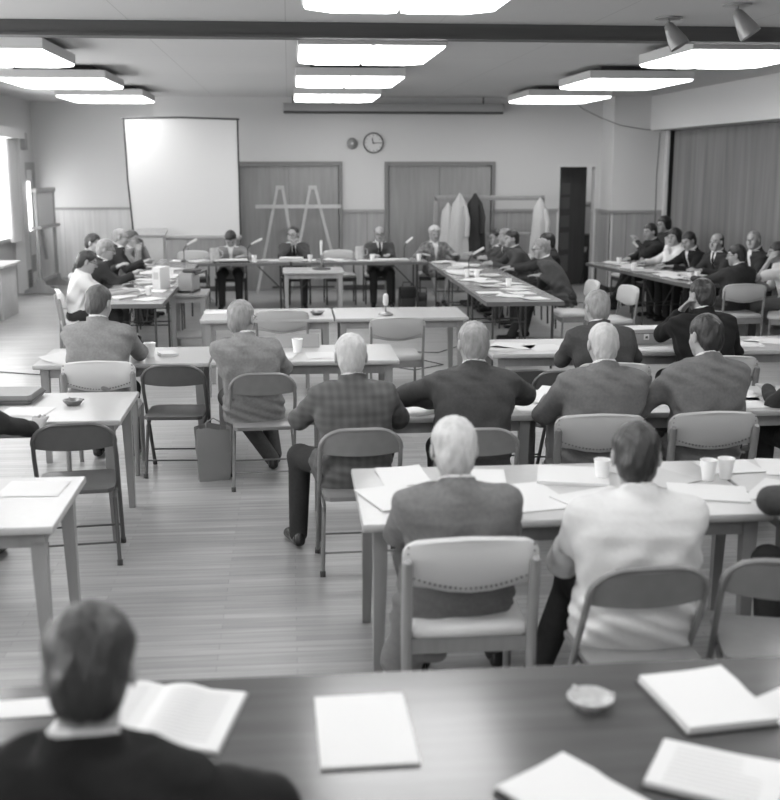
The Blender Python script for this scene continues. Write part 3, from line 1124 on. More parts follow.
def person(loc, rz, head, label, suit='suit_dark', hair='dark', style='full', yaw=0, pitchd=8, tilt=0, hands=None, el=(0.35, 0.35),
           feet=None, knees=None, vox=.0085, glasses=False, tie=False, shirt='shirt', sleeves='long', scale=1.0, trouser='trouser', wide=1.0,
           group=None, collar=True, female=False, front=False, skirt=False, coat_tail=0, thin=0, holds=False, hdir=None):
    """seated person; loc = floor point under the pelvis, rz = facing (+Y local), head = world position of the head centre"""
    root = thing('person', label, 'person', (loc[0], loc[1], 0), rz, group)
    c, n = math.cos(-rz), math.sin(-rz)
    dx, dy = head[0] - loc[0], head[1] - loc[1]
    hc = np.array([dx * c - dy * n, dx * n + dy * c, head[2]])
    Ry = Matrix.Rotation(R(yaw), 3, 'Z') @ Matrix.Rotation(R(-pitchd), 3, 'X') @ Matrix.Rotation(R(tilt), 3, 'Y')
    H3 = np.array(Ry)                       # columns = head axes
    def hp(x, y, z):
        return hc + H3 @ np.array([x, y, z]) * scale
    z0 = .445
    nb = np.array([hc[0] * .9, hc[1] - .035 - .05 * math.sin(R(pitchd)), hc[2] - .118])
    z1 = nb[2]
    Lz = z1 - z0

    def cen(s):
        s = np.clip(s, 0, 1.05)
        return nb[0] * s ** 1.4, nb[1] * s ** 1.15 - .035 * np.sin(PI * np.clip(s, 0, 1)) * (1 if not female else .3)

    def torso(off, zlo=-.02, zhi=1.03):
        def fn(X, Y, Z):
            s = (Z - z0) / Lz
            w = np.interp(s, TS, TW) * wide + off
            d = np.interp(s, TS, TD) * (0.5 + .5 * wide) + off
            cx, cy = cen(s)
            x, y = np.abs(X - cx) / w, np.abs(Y - cy) / d
            g = ((x ** 2.5 + y ** 2.5) ** .4 - 1) * np.minimum(w, d)
            return np.maximum(np.maximum(g, z0 + zlo * Lz - Z), Z - (z0 + zhi * Lz))
        return fn
    TB = ((min(-.27, nb[0] - .27), min(-.2, nb[1] - .2), z0 - .02), (max(.27, nb[0] + .27), max(.2, nb[1] + .2), z1 + .02))

    # ---- joints
    ss = .865
    sx, sy = cen(ss)
    sz = z0 + ss * Lz
    J = []
    hands = hands or ((-.13, .42, .79), (.13, .42, .79))
    for i, sd in enumerate((-1, 1)):
        S = np.array([sx + sd * .165 * wide, sy + .0, sz])
        T = np.array(hands[i], float)
        a, b = .28 * scale, .25 * scale
        D = T - S
        L = np.linalg.norm(D)
        if L > (a + b) * .985:
            T = S + D / L * (a + b) * .985
            D = T - S
            L = np.linalg.norm(D)
        if L < .12:
            T = S + D / L * .12
            D = T - S
            L = .12
        u = D / L
        q = (a * a - b * b + L * L) / (2 * L)
        hgt = math.sqrt(max(a * a - q * q, 0))
        e = el[i]
        pole = np.array([sd * e, -.25 * (1 - e), -1 + e])
        pole = pole - u * (pole @ u)
        pole /= np.linalg.norm(pole) + 1e-9
        E = S + u * q + pole * hgt
        J.append((S, E, T))
    feet = feet or ((-.13, .40), (.13, .40))
    LG = []
    for i, sd in enumerate((-1, 1)):
        Hh = np.array([sd * .085, .03, .535])
        K = np.array(knees[i], float) if knees else np.array([sd * .13, .40, .52])
        fx, fy = feet[i][:2]
        fz = feet[i][2] if len(feet[i]) > 2 else 0.0
        A = np.array([fx, fy, .095 + fz])
        LG.append((Hh, K, A))
    allp = np.array([p for j in J + LG for p in j] + [hc])
    lo = np.minimum(allp.min(0), [-.27, -.25, 0]) - [.12, .12, 0]
    hi = np.maximum(allp.max(0), [.27, .2, 0]) + [.12, .16, .08]
    lo[2] = -.02
    hi[2] = max(hi[2], hc[2] + .16)

    # ---- body: one continuous surface
    B = SDF(lo, hi, vox, (hc - .11, hc + .125))
    B.put(torso(-.022, zhi=.95), *TB, k=0)
    for (S, E, T) in J:
        B.cone(S, E, .048, .036, .03)
        B.cone(E, T, .037, .024, .02)
        u = (T - E) / (np.linalg.norm(T - E) + 1e-9)
        side = np.cross(u, [0, 0, 1.0])
        side /= np.linalg.norm(side) + 1e-9
        up = np.cross(side, u)
        sgn = 1 if S[0] < sx else -1        # thumb side points to the middle
        if hdir is not None and S[0] > sx:
            u = np.array(hdir) / np.linalg.norm(hdir)
            side = np.cross(u, [0, 0, 1.0])
            side /= np.linalg.norm(side)
            up = np.cross(side, u)
        elif T[2] < .84:                      # hands resting on a table lie level
            u = np.array([u[0], u[1], np.clip(u[2], -.08, .05)])
            u /= np.linalg.norm(u)
            side = np.cross(u, [0, 0, 1.0])
            side /= np.linalg.norm(side)
            up = np.cross(side, u)
        ku = T + u * .085
        for k, (o_, r_) in enumerate(((-.028, .0115), (-.009, .013), (.010, .013), (.028, .0115))):
            B.cone(T + side * o_ * .6, ku + side * o_, .016, r_, .015)
        for k, (o_, l_) in enumerate(((-.030, .062), (-.0105, .078), (.0105, .074), (.030, .056)) if sgn < 0 else ((-.030, .056), (-.0105, .074), (.0105, .078), (.030, .062))):
            p0 = ku + side * o_
            sp = side * o_ * .15
            cu = (.16 if T[2] < .84 else .35) + (.5 if holds else 0)
            p1 = p0 + (u * math.cos(cu) - up * math.sin(cu)) * l_ * .5 + sp
            p2 = p1 + (u * math.cos(cu * 2.3) - up * math.sin(cu * 2.3)) * l_ * .5
            B.cone(p0, p1, .0095, .009, .006)
            B.cone(p1, p2, .009, .0078, .004)
        th = T + side * sgn * .022 + u * .02
        t1 = th + (side * sgn * .75 + u * .65 - up * .05) * .042
        t2 = t1 + (u * .95 + side * sgn * .1 - up * .08) * .032
        B.cone(th, t1, .015, .011, .010)
        B.cone(t1, t2, .011, .009, .006)
    for (Hh, K, A) in LG:
        B.cone(Hh, K, .068, .045, .03)
        B.cone(K, A, .044, .030, .02)
        B.cone(A - [0, 0, .05], A + [0, .13, -.065], .028, .022, .02)
    B.cone([nb[0], nb[1] - .0, z1 - .04], hp(0, -.022, -.05), .060, .055, .03)
    B.ell(hp(0, -.012, .022), [q * scale for q in (.076, .094, .092)], .02, H3)
    B.ell(hp(0, .020, -.040), [q * scale for q in (.058, .066, .074)], .03, H3)
    B.cone(hp(-.018, .066, -.090), hp(.018, .066, -.090), .019, .019, .03)
    for sd in (-1, 1):
        B.ell(hp(sd * .030, .086, .006), (.018, .012, .013), .012, H3, 'cut')
        B.ell(hp(sd * .030, .074, .006), (.0135, .013, .012), .003, H3)
        if style != 'long':
            B.ell(hp(sd * .082, -.010, -.004), (.010, .019, .033), .006, H3)
        B.cone(hp(sd * .038, .055, -.03), hp(sd * .030, .055, -.05), .024, .024, .03)
    B.cone(hp(-.034, .080, .028), hp(.034, .080, .028), .010, .010, .012)
    B.cone(hp(0, .088, .016), hp(0, .106, -.022), .008, .013, .010)
    B.cone(hp(-.010, .092, -.024), hp(.010, .092, -.024), .010, .010, .006)
    B.cone(hp(-.018, .083, -.052), hp(.018, .083, -.052), .007, .007, .006)

    def col(P):
        q = (P - hc) @ H3 / scale
        r = np.zeros(len(P))
        x, y, z = np.abs(q[:, 0]), q[:, 1], q[:, 2]
        r[(x < .022) & (y > .078) & (np.abs(z + .052) < .008)] = 1
        r[(np.abs(x - .030) < .009) & (y > .06) & (np.abs(z - .006) < .005)] = 2
        r[(np.abs(x - .033) < .016) & (y > .06) & (np.abs(z - .030) < .0035)] = 3
        return r
    B.mesh('body', ['skin', 'lip', 'eye', 'hair_' + hair], root, col)

    # ---- hair
    hv = min(vox, .0065)
    hl = hc - .17
    G = SDF(hl - ([0, 0, .12] if female or style == 'long' else [0, 0, 0]), hc + .17, hv)
    sc = scale

    def hairf(X, Y, Z):
        px, py, pz = X - hc[0], Y - hc[1], Z - hc[2]
        x = (H3[0][0] * px + H3[1][0] * py + H3[2][0] * pz) / sc
        y = (H3[0][1] * px + H3[1][1] * py + H3[2][1] * pz) / sc
        z = (H3[0][2] * px + H3[1][2] * py + H3[2][2] * pz) / sc
        t = .015 if style in ('full', 'long', 'curly', 'thick') else .009
        if style in ('long', 'thick', 'curly'):
            t = .018 if style != 'curly' else .024
        tx = t * np.clip((z + .01) * 14, .25, 1)
        rx, ry, rz_ = .076 + tx, .094 + t, .092 + t * 1.1
        yy, zz = y + .014, z - .022
        k0 = np.sqrt((x / rx) ** 2 + (yy / ry) ** 2 + (zz / rz_) ** 2)
        k1 = np.sqrt((x / rx ** 2) ** 2 + (yy / ry ** 2) ** 2 + (zz / rz_ ** 2) ** 2) + 1e-6
        d = k0 * (k0 - 1) / k1
        # nape and side hair hang a little below the skull
        nx_, ny_, nz_ = x / (.060 + tx), (y + .043) / (.056 + t), (z + .040) / (.072 if style != 'long' else .12)
        d2 = (np.sqrt(nx_ ** 2 + ny_ ** 2 + nz_ ** 2) - 1) * .05
        hh = np.maximum(.03 - np.abs(d - d2), 0) / .03
        d = np.minimum(d, d2) - hh * hh * .03 * .25
        ys = [-.12, -.05, -.03, -.01, .012, .03, .05, .07, .12]
        if style in ('full', 'curly'):
            hs = [-.098, -.088, -.045, .026, .012, .028, .056, .070, .075]
        elif style == 'thick':
            hs = [-.104, -.095, -.085, -.04, -.03, .002, .042, .068, .075]
        elif style == 'long':
            hs = [-.16, -.16, -.16, -.13, -.09, -.0, .05, .064, .07]
        elif style == 'recede':
            hs = [-.096, -.086, -.045, .026, .014, .045, .085, .13, .14]
        else:
            hs = [-.094, -.084, -.045, .026, .02, .05, .2, .2, .2]
        hline = np.interp(y, ys, hs) + .007 * np.sin(x * 95 + loc[1] * 5) * np.clip(y * 30, 0, 1) - .006 * np.clip(x * 20 * (1 if int(loc[1] * 10) % 2 else -1), -1, 1) * np.clip(y * 30, 0, 1)
        d = np.maximum(d, (hline - z) * .8)
        if style == 'bald':
            d = np.maximum(d, .098 - np.sqrt((x) ** 2 + (y - .02) ** 2 + (z - .118) ** 2))
        if thin:
            d = np.maximum(d, thin - np.sqrt(x ** 2 + (y + .075) ** 2 + (z - .125) ** 2))
        amp = .0045 if style == 'curly' else .0022
        fq = 120 if style == 'curly' else 170
        d = d + amp * np.sin(x * fq + 3 * np.sin(y * 60)) * np.cos(z * fq * .35 + y * 40)
        return d
    G.put(hairf, hl - .12, hc + .17, k=0, pad=0)
    G.mesh('hair', ['hair_' + hair], root)

    # ---- clothes
    jack = sleeves == 'long'
    off = .006 if jack else -.004
    K = SDF(lo, hi, vox)
    K.put(torso(off, zhi=.985), *TB, k=0)
    for (S, E, T) in J:
        u = (T - E) / (np.linalg.norm(T - E) + 1e-9)
        if jack:
            K.cone(S + [0, 0, -.004], E, .066, .056, .045)
            K.cone(E, T - u * .03, .056, .042, .03)
        else:
            K.cone(S, S + (E - S) * .8, .060, .062, .04)
    if skirt or jack:
        for (Hh, Kn, A) in LG:
            K.cone(Hh + [0, -.02, .0], Hh + (Kn - Hh) * .35, .098, .088, .05)
    if coat_tail:
        K.cone([-.17, -.08, .62], [-.24, -.13, .28], .07, .075, .05, flat=((.25, .97, 0), .45))
        K.cone([-.17, -.08, .52], [-.12, -.17, .36], .06, .05, .05, flat=((.25, .97, 0), .45))
    # standing collar
    def colr(X, Y, Z):
        zc = z1 + .005 - (Y - nb[1]) * .45
        q = np.sqrt(((X - nb[0]) / 1.05) ** 2 + (Y - nb[1] + .004) ** 2)
        return np.maximum(np.maximum(q - .074 - np.clip((zc - Z) * .5, 0, .05), Z - zc - .010), z1 - .08 - Z)
    K.put(colr, nb - .12, nb + .12, k=.02)
    if jack:
        K.put(lambda X, Y, Z: np.where(Y > nb[1] + .02, (np.abs(X - nb[0] * np.clip((Z - z0) / Lz, 0, 1) ** 1.4) - np.clip((Z - (z0 + .45 * Lz)) * .17, 0, .05)), .2) + 0.0 * Z,
              (nb[0] - .1, nb[1] - .0, z0 + .42 * Lz), (nb[0] + .1, nb[1] + .22, z1 + .08), k=0, mode='cut') if front else None
    # folds in the cloth
    X, Y, Z = np.meshgrid(*[a.astype(np.float32) for a in K.ax], indexing='ij', copy=False)
    ph = (loc[0] * 7.3 + loc[1] * 3.1) % 6.28
    K.f += (.0045 * np.sin(Z * 46 + 9 * X + 5 * np.sin(Y * 15 + ph) + ph) * np.clip((1 - (Z - z0) / Lz) * 1.6, .25, 1) + .0032 * np.sin(X * 38 + Z * 30 + 6 * np.sin(Z * 12) + ph)).astype(np.float32)
    K.mesh('jacket' if jack else ('dress_top' if skirt else 'shirt'), [suit], root)
    if jack and collar:
        C = SDF(nb - .15 - [0, 0, .22 if front else 0], nb + .15, min(vox, .007))
        def colr2(X, Y, Z):
            zc = z1 + .022 - (Y - nb[1]) * .45
            q = np.sqrt(X * 0 + (X - nb[0]) ** 2 + (Y - nb[1] + .002) ** 2)
            return np.maximum(np.maximum(q - .067, Z - zc - .004), z1 - .04 - Z)
        C.put(colr2, nb - .13, nb + .13, k=0)
        if front:
            tf = torso(-.006, zlo=.3, zhi=1.0)
            C.put(lambda X, Y, Z: np.maximum(tf(X, Y, Z), nb[1] - Y), nb - .15 - [0, 0, .2], nb + .15, k=.01)
        C.mesh('shirt', [shirt], root)
        if front and tie:
            tm = SDF(nb - [.06, .05, .34], nb + [.06, .22, .06], .006)
            zt = z1 - .03
            pts = []
            for s in (.96, .8, .6, .45):
                cx, cy = cen(s)
                pts.append(np.array([cx, cy + float(np.interp(s, TS, TD)) * (0.5 + .5 * wide) + .000, z0 + s * Lz]))
            for a_, b_, r1, r2 in ((pts[0], pts[1], .016, .018), (pts[1], pts[2], .018, .026), (pts[2], pts[3], .026, .030)):
                tm.cone(a_, b_, r1, r2, .01, flat=((0, 1, 0), .3))
            tm.mesh('necktie', ['suit_black'], root)
    # trousers
    if not skirt:
        Tt = SDF(np.array([lo[0], lo[1], -.02]), np.array([hi[0], hi[1], .72]), max(vox, .008))
        Tt.cone([-.07, -.01, .54], [.07, -.01, .54], .125, .125, 0, flat=((0, 0, 1), .75))
        for (Hh, Kn, A) in LG:
            Tt.cone(Hh, Kn, .088, .068, .03)
            Tt.cone(Kn, A + [0, 0, -.02], .066, .052, .03)
        Tt.mesh('trousers', [trouser], root)
    else:
        Tt = SDF(np.array([lo[0], lo[1], .1]), np.array([hi[0], hi[1], .72]), max(vox, .008))
        Tt.cone([-.07, -.01, .54], [.07, -.01, .54], .12, .12, 0, flat=((0, 0, 1), .75))
        for (Hh, Kn, A) in LG:
            Tt.cone(Hh, Kn, .095, .085, .06)
        Tt.cone(LG[0][1], LG[1][1], .08, .08, .05)
        Tt.mesh('skirt', [suit], root)
    for (Hh, Kn, A) in LG:
        a0 = np.array([A[0], A[1] - .035, A[2] - .055])
        b0 = np.array([A[0] * 1.12, A[1] + .15, A[2] - .062])
        S2 = SDF(np.minimum(a0, b0) - .07, np.maximum(a0, b0) + .08, .007)
        S2.cone(a0, b0, .036, .038, .01, flat=((0, 0, 1), .85))
        S2.cone(a0 + [0, .01, .03], a0 + [0, .05, .02], .034, .034, .02)
        S2.mesh('shoe', ['shoe'], root)
    if glasses:
        g = MB()
        for sd in (-1, 1):
            pts = [hp(sd * .032 + .024 * math.cos(a), .104, .004 + .019 * math.sin(a)) for a in [2 * PI * k / 10 for k in range(11)]]
            g.tube(pts, .0022, 6)
            g.tube([hp(sd * .056, .103, .012), hp(sd * .083, .06, .012), hp(sd * .086, -.01, .006)], .0025, 6)
        g.tube([hp(-.009, .105, .008), hp(.009, .105, .008)], .0028, 6)
        obj('glasses', g, 'black', root, smooth=60)
    return root
# ------------------------------------------------------------------ the people, nearest first
NV = .0068
person((-.44, 1.84), R(-6), (-.40, 2.05, 1.19), 'person in black suit at the dark varnished table reading an open book, back to us', 'suit_black', 'dark', 'thick',
       pitchd=26, yaw=8, hands=((-.30, .42, .79), (.20, .50, .79)), el=(.6, .8), vox=NV, wide=1.15, thin=0)
person((.63, 4.06), R(2), (.60, 4.02, 1.10), 'person in grey suit seated on the nearest white padded chair, back to us', 'suit_mid', 'white', 'full',
       pitchd=14, hands=((-.16, .36, .78), (.2, .36, .78)), el=(.25, .25), vox=NV, coat_tail=1, trouser='trouser_grey', wide=1.06, feet=((-.10, .35), (.25, .40)))
person((1.23, 3.76), R(-2), (1.25, 3.86, 1.10), 'person in white jacket on a folding chair, back to us', 'suit_white', 'dark', 'thick',
       pitchd=16, yaw=-8, hands=((-.12, .38, .79), (.12, .38, .79)), el=(.30, .28), vox=NV, wide=1.16, feet=((-.30, .36), (.12, .30)))
person((2.17, 3.90), R(10), (2.28, 3.97, 1.15), 'person cut by the right edge, grey sleeve resting on the table with two cups', 'suit_charcoal', 'dark', 'full',
       hands=((-.18, .34, .80), (.2, .42, .8)), el=(.95, .4), feet=((-.22, .2), (.12, .3)))
person((.33, 5.86), R(6), (.32, 5.95, 1.13), 'person in dark plaid jacket on a folding chair, one leg out to the side', 'plaid', 'white', 'full',
       pitchd=10, yaw=-6, hands=((-.10, .40, .79), (.18, .42, .79)), el=(.62, .5), vox=NV, wide=1.04, feet=((-.28, .30), (.16, .36)), knees=((-.26, .34, .52), (.22, .36, .52)))
person((.98, 5.92), R(0), (1.01, 6.07, 1.17), 'person in charcoal suit with both elbows spread wide on the table, back to us', 'suit_charcoal', 'grey', 'full',
       pitchd=12, yaw=4, hands=((-.14, .38, .79), (.14, .38, .79)), el=(1.0, 1.0), vox=NV, wide=1.10)
person((1.71, 5.98), R(0), (1.735, 6.03, 1.165), 'person in mid grey suit upright on the left one of two tan padded chairs', 'suit_mid', 'white', 'recede',
       pitchd=8, yaw=0, hands=((-.20, .36, .79), (.14, .36, .79)), el=(.42, .35), vox=NV, wide=1.14)
person((2.32, 6.0), R(8), (2.34, 6.08, 1.195), 'person in mid grey suit with left forearm out, right one of two tan padded chairs', 'suit_mid', 'dark', 'full',
       pitchd=10, yaw=10, hands=((-.34, .36, .80), (.1, .40, .80)), el=(.45, .35), vox=NV, wide=1.12)
person((3.10, 6.15), R(5), (3.18, 6.2, 1.15), 'person at the right edge, only a dark sleeve showing beside the grey suits', 'suit_dark', 'dark', 'full',
       hands=((-.16, .36, .80), (.2, .36, .80)), el=(.4, .4))
person((-.26, 7.50), R(10), (-.33, 7.46, 1.14), 'person with glasses in light grey suit turned to the right beside the paper bag', 'suit_light', 'grey', 'full',
       pitchd=4, yaw=-32, hands=((.05, .34, .72), (.26, .34, .66)), el=(.3, .5), vox=NV, glasses=True, wide=1.04, feet=((.16, .28), (.20, .42)), trouser='trouser_grey')
person((-1.35, 7.86), R(-4), (-1.345, 7.98, 1.19), 'person in light grey suit at left, head bowed, on a white padded chair', 'suit_light', 'brown', 'full',
       pitchd=18, yaw=-18, hands=((-.20, .55, .79), (.16, .50, .79)), el=(.8, .5), vox=NV, wide=1.1)
person((2.24, 7.66), R(2), (2.17, 7.74, 1.15), 'person in charcoal suit left of the grey storage box, back to us', 'suit_charcoal', 'grey', 'full',
       pitchd=6, yaw=10, hands=((-.12, .42, .79), (.2, .42, .79)), el=(.5, .45), wide=1.1, vox=NV)
person((3.05, 7.92), R(4), (3.06, 8.08, 1.19), 'person in black suit with chin on hand, right of the grey storage box', 'suit_black', 'dark', 'full',
       pitchd=8, yaw=18, hands=((-.10, .22, 1.07), (.16, .36, .79)), el=(.4, .5), wide=1.14, vox=NV)
person((-1.85, 5.66), R(-5), (-1.86, 5.76, 1.2), 'person beyond the left edge, only a dark forearm and hand on the briefcase table', 'suit_dark', 'dark', 'full',
       hands=((-.1, .4, .79), (.44, .40, .735)), el=(.4, .3), hdir=(-.05, .9, .42), vox=NV)

# head table, facing us
HT = 'people facing us at the head table'
person((-.90, 17.35), PI, (-.89, 17.25, 1.04), 'person in light sweater bent over papers at the head table below the projection screen', 'suit_light', 'dark', 'full',
       pitchd=52, hands=((-.2, .38, .79), (.22, .38, .79)), el=(.6, .6), group=HT, front=True)
person((.08, 17.40), PI, (.06, 17.38, 1.09), 'person with glasses and dark suit clasping hands before the chin, behind the small pale table', 'suit_charcoal', 'dark', 'recede',
       yaw=-25, pitchd=6, hands=((-.02, .20, .95), (.04, .20, .95)), el=(.5, .5), group=HT, front=True, tie=True, glasses=True)
person((1.40, 17.42), PI, (1.39, 17.38, 1.09), 'person in glasses, dark suit and tie facing us, between the two double doors', 'suit_charcoal', 'brown', 'bald',
       pitchd=6, hands=((-.10, .40, .79), (.12, .40, .79)), el=(.3, .3), group=HT, front=True, tie=True, glasses=True)
person((2.27, 17.45), PI + R(6), (2.26, 17.42, 1.08), 'person in patterned jacket over light dress at the head table corner', 'dress', 'white', 'curly',
       pitchd=6, hands=((-.24, .36, .79), (.26, .34, .79)), el=(.5, .5), group=HT, front=True, skirt=True, female=True, feet=((-.05, .42), (.08, .55)), wide=.92)

# right arm of the U, facing left
UA = 'people at the right arm of the U'
person((3.22, 17.1), R(90), (3.17, 17.15, 1.04), 'person in dark glasses and suit at the far corner of the right arm, facing left', 'suit_charcoal', 'dark', 'full',
       yaw=15, hands=((-.2, .44, .79), (.2, .40, .79)), el=(.5, .5), group=UA, glasses=True, front=True)
person((3.32, 16.4), R(90), (3.18, 16.45, 1.09), 'person seated between the dark glasses and the leaning charcoal suit, facing left', 'suit_charcoal', 'grey', 'full',
       yaw=10, hands=((-.2, .44, .79), (.2, .40, .79)), el=(.5, .5), group=UA, front=True)
person((3.33, 15.55), R(90), (3.10, 15.57, 1.12), 'person in charcoal suit leaning forward over the middle of the right arm', 'suit_charcoal', 'dark', 'full',
       yaw=8, pitchd=6, hands=((-.16, .52, .79), (.12, .50, .79)), el=(.4, .6), group=UA, wide=1.1)
person((3.42, 14.75), R(90), (3.36, 14.5, 1.15), 'person in dark suit mostly hidden behind the person at the near end', 'suit_dark', 'dark', 'full',
       yaw=5, hands=((-.16, .46, .79), (.12, .46, .79)), el=(.4, .4), group=UA)
person((3.40, 13.55), R(78), (3.14, 13.85, 1.11), 'person with glasses and charcoal suit leaning forward at the right arm near end', 'suit_charcoal', 'grey', 'full',
       yaw=12, pitchd=10, hands=((-.06, .32, .80), (.10, .32, .80)), el=(.3, .6), group=UA, glasses=True, wide=1.1, feet=((-.12, .66), (.14, .50)), knees=((-.13, .43, .53), (.13, .42, .52)))

# left arm of the U, facing right
LA = 'people at the left arm of the U'
person((-2.30, 12.35), R(-82), (-2.19, 12.42, 1.11), 'person in short-sleeved white shirt at the left arm near end', 'shirt', 'dark', 'full',
       sleeves='short', pitchd=20, hands=((-.12, .50, .79), (.10, .50, .79)), el=(.3, .3), group=LA, glasses=True, wide=.95)
person((-2.42, 13.75), R(-82), (-2.20, 13.78, 1.14), 'person with glasses and dark suit leaning over papers next to the white shirt', 'suit_dark', 'grey', 'full',
       yaw=-8, pitchd=14, hands=((-.12, .55, .79), (.10, .52, .85)), el=(.3, .4), group=LA, glasses=True, front=True)
person((-2.72, 14.72), R(-90), (-2.52, 14.8, 1.15), 'person in dark suit sitting farthest from the table at the left arm', 'suit_dark', 'dark', 'full',
       yaw=-20, hands=((-.12, .5, .85), (.10, .5, .85)), el=(.3, .4), group=LA)
person((-2.48, 15.5), R(-88), (-2.28, 15.55, 1.18), 'person with glasses and dark suit at the left arm, head highest in the row', 'suit_dark', 'grey', 'bald',
       yaw=-4, hands=((-.12, .5, .79), (.10, .5, .85)), el=(.3, .4), group=LA, glasses=True, front=True)
person((-2.42, 16.25), R(-100), (-2.22, 16.2, 1.11), 'person with glasses in light jacket holding papers at the far corner of the left arm', 'suit_light', 'brown', 'full',
       yaw=-10, hands=((-.1, .32, 1.0), (.1, .32, .95)), el=(.3, .4), group=LA, glasses=True, front=True)

# by the partition, facing left
PG = 'people along the accordion partition'
FR = RA
q = rpt(3.95, 1.12)
person(q, FR, (5.30, 16.20, 1.17), 'person with a hand at the mouth, farthest along the partition table', 'suit_dark', 'dark', 'full',
       yaw=10, hands=((-.10, .34, 1.04), (-.1, .46, .79)), el=(.5, .4), group=PG, feet=((-.10, .80), (.10, .55)))
q = rpt(4.42, 1.50)
person(q, FR, (5.69, 16.75, 1.25), 'person with glasses in the second row, highest head against the partition edge', 'suit_dark', 'dark', 'long',
       yaw=5, hands=((-.1, .4, .8), (.1, .4, .8)), el=(.4, .4), group=PG, glasses=True, female=True)
q = rpt(3.2, 1.18)
person(q, FR, (5.41, 15.45, 1.14), 'person in pale long-sleeved shirt leaning cheek on hand beside the partition table', 'shirt', 'dark', 'long',
       yaw=20, pitchd=10, hands=((-.04, .26, 1.02), (.05, .55, .79)), el=(.4, .5), group=PG, collar=False)
q = rpt(2.66, 1.16)
person(q, FR, (5.45, 14.98, 1.12), 'person in black suit looking down at papers beside the pale shirt', 'suit_black', 'dark', 'full',
       yaw=14, pitchd=26, hands=((-.16, .48, .79), (.10, .50, .79)), el=(.4, .6), group=PG, front=True)
q = rpt(2.10, 1.16)
person(q, FR + R(15), (5.62, 14.40, 1.14), 'person in dark suit and tie, hands folded on the partition table', 'suit_dark', 'dark', 'bald',
       yaw=8, pitchd=2, hands=((-.10, .42, .79), (.08, .42, .79)), el=(.4, .4), group=PG, front=True, tie=True)
q = rpt(1.55, 1.40)
person(q, FR, (5.93, 13.95, 1.19), 'person in dark suit with head tilted, close against the partition', 'suit_dark', 'grey', 'recede',
       yaw=30, pitchd=-2, tilt=8, hands=((-.1, .4, .8), (.1, .4, .8)), el=(.4, .4), group=PG, front=True)
person((5.15, 12.66), R(28), (5.17, 12.62, 1.11), 'person with glasses and dark suit, back to us at the partition table end', 'suit_dark', 'dark', 'full',
       yaw=32, hands=((-.22, .40, .82), (.12, .42, .80)), el=(.5, .5), group=PG, glasses=True, wide=1.12)
person((5.86, 12.66), R(66), (5.76, 12.85, 1.12), 'person in short white sleeves, hand at face, at the right edge by the partition', 'shirt', 'dark', 'full',
       sleeves='short', yaw=8, hands=((-.06, .24, 1.05), (.10, .38, .79)), el=(.25, .4), group=PG, wide=1.05, trouser='trouser_grey')
# ------------------------------------------------------------------ things on tables and floor
TZ = 0.741


def sheet(x, y, rz, label, group=None, z=TZ, w=.216, l=.279, t=.0016, m='paper', curl=0.0, n=1):
    g = MB()
    nn = 6
    def top(u, v):
        X, Y = (u - .5) * w, (v - .5) * l
        return (X, Y, t + curl * (v ** 3) + curl * .6 * u ** 4)
    g.grid(lambda u, v: top(u, v), nn, nn)
    g.grid(lambda u, v: (top(1 - u, v)[0], top(1 - u, v)[1], top(1 - u, v)[2] - t), nn, nn)
    o = obj('paper_sheet' if t < .004 else 'paper_stack', g, m, loc=(x, y, z), rot=(0, 0, rz), smooth=40)
    if t >= .004:
        bpy.data.objects.remove(o)
        g = MB()
        k = max(3, int(t / .003))
        for i in range(k):
            jx, jy = random.uniform(-.004, .004), random.uniform(-.004, .004)
            g.box(-w / 2 + jx, w / 2 + jx, -l / 2 + jy, l / 2 + jy, t * i / k, t * (i + .93) / k)
        o = obj('paper_stack', g, m, loc=(x, y, z), rot=(0, 0, rz), smooth=0)
    return props(o, label, 'paper', group)


def cup(x, y, label, z=TZ, s=1.0, group='white paper cups'):
    t = thing('paper_cup', label, 'cup', (x, y, z), 0, group)
    obj('cup_body', MB().lathe([(0, 0), (.026 * s, 0), (.038 * s, .092 * s), (.040 * s, .094 * s), (.038 * s, .096 * s), (.035 * s, .090 * s), (.031 * s, .05 * s), (0, .048 * s)], n=20), 'cup', t)
    obj('coffee', MB().lathe([(0, .055 * s), (.0325 * s, .055 * s), (.0325 * s, .058 * s), (0, .058 * s)], n=16), 'coffee', t)
    return t


def ashtray(x, y, label, z=TZ, m='ash_dark', r=.075):
    t = thing('ashtray', label, 'ashtray', (x, y, z))
    obj('dish', MB().lathe([(0, 0), (r * .6, 0), (r * .95, .025), (r, .03), (r * .93, .032), (r * .55, .008), (0, .006)], n=24), m, t)
    g = MB()
    for a in (0, 2.1, 4.2):
        g.tube([(r * .8 * math.cos(a), r * .8 * math.sin(a), .028), (r * 1.02 * math.cos(a), r * 1.02 * math.sin(a), .034)], .006, 6)
    obj('cigarette_rests', g, m, t)
    return t


def gooseneck(x, y, rz, label, z=TZ, h=.26, reach=.16, m='wire', head='steel'):
    t = thing('microphone', label, 'microphone', (x, y, z), rz, 'table microphones')
    obj('base', MB().lathe([(0, 0), (.055, 0), (.055, .012), (.03, .022), (0, .024)], n=20), 'charcoal', t)
    obj('stem', MB().tube([(0, 0, .02), (0, 0, h * .7), (reach * .3, 0, h)], .007), m, t)
    obj('microphone_head', MB().tube([(reach * .25, 0, h - .015), (reach * .7, 0, h + .03), (reach, 0, h + .06)], [.014, .017, .019], 10), head, t)
    return t


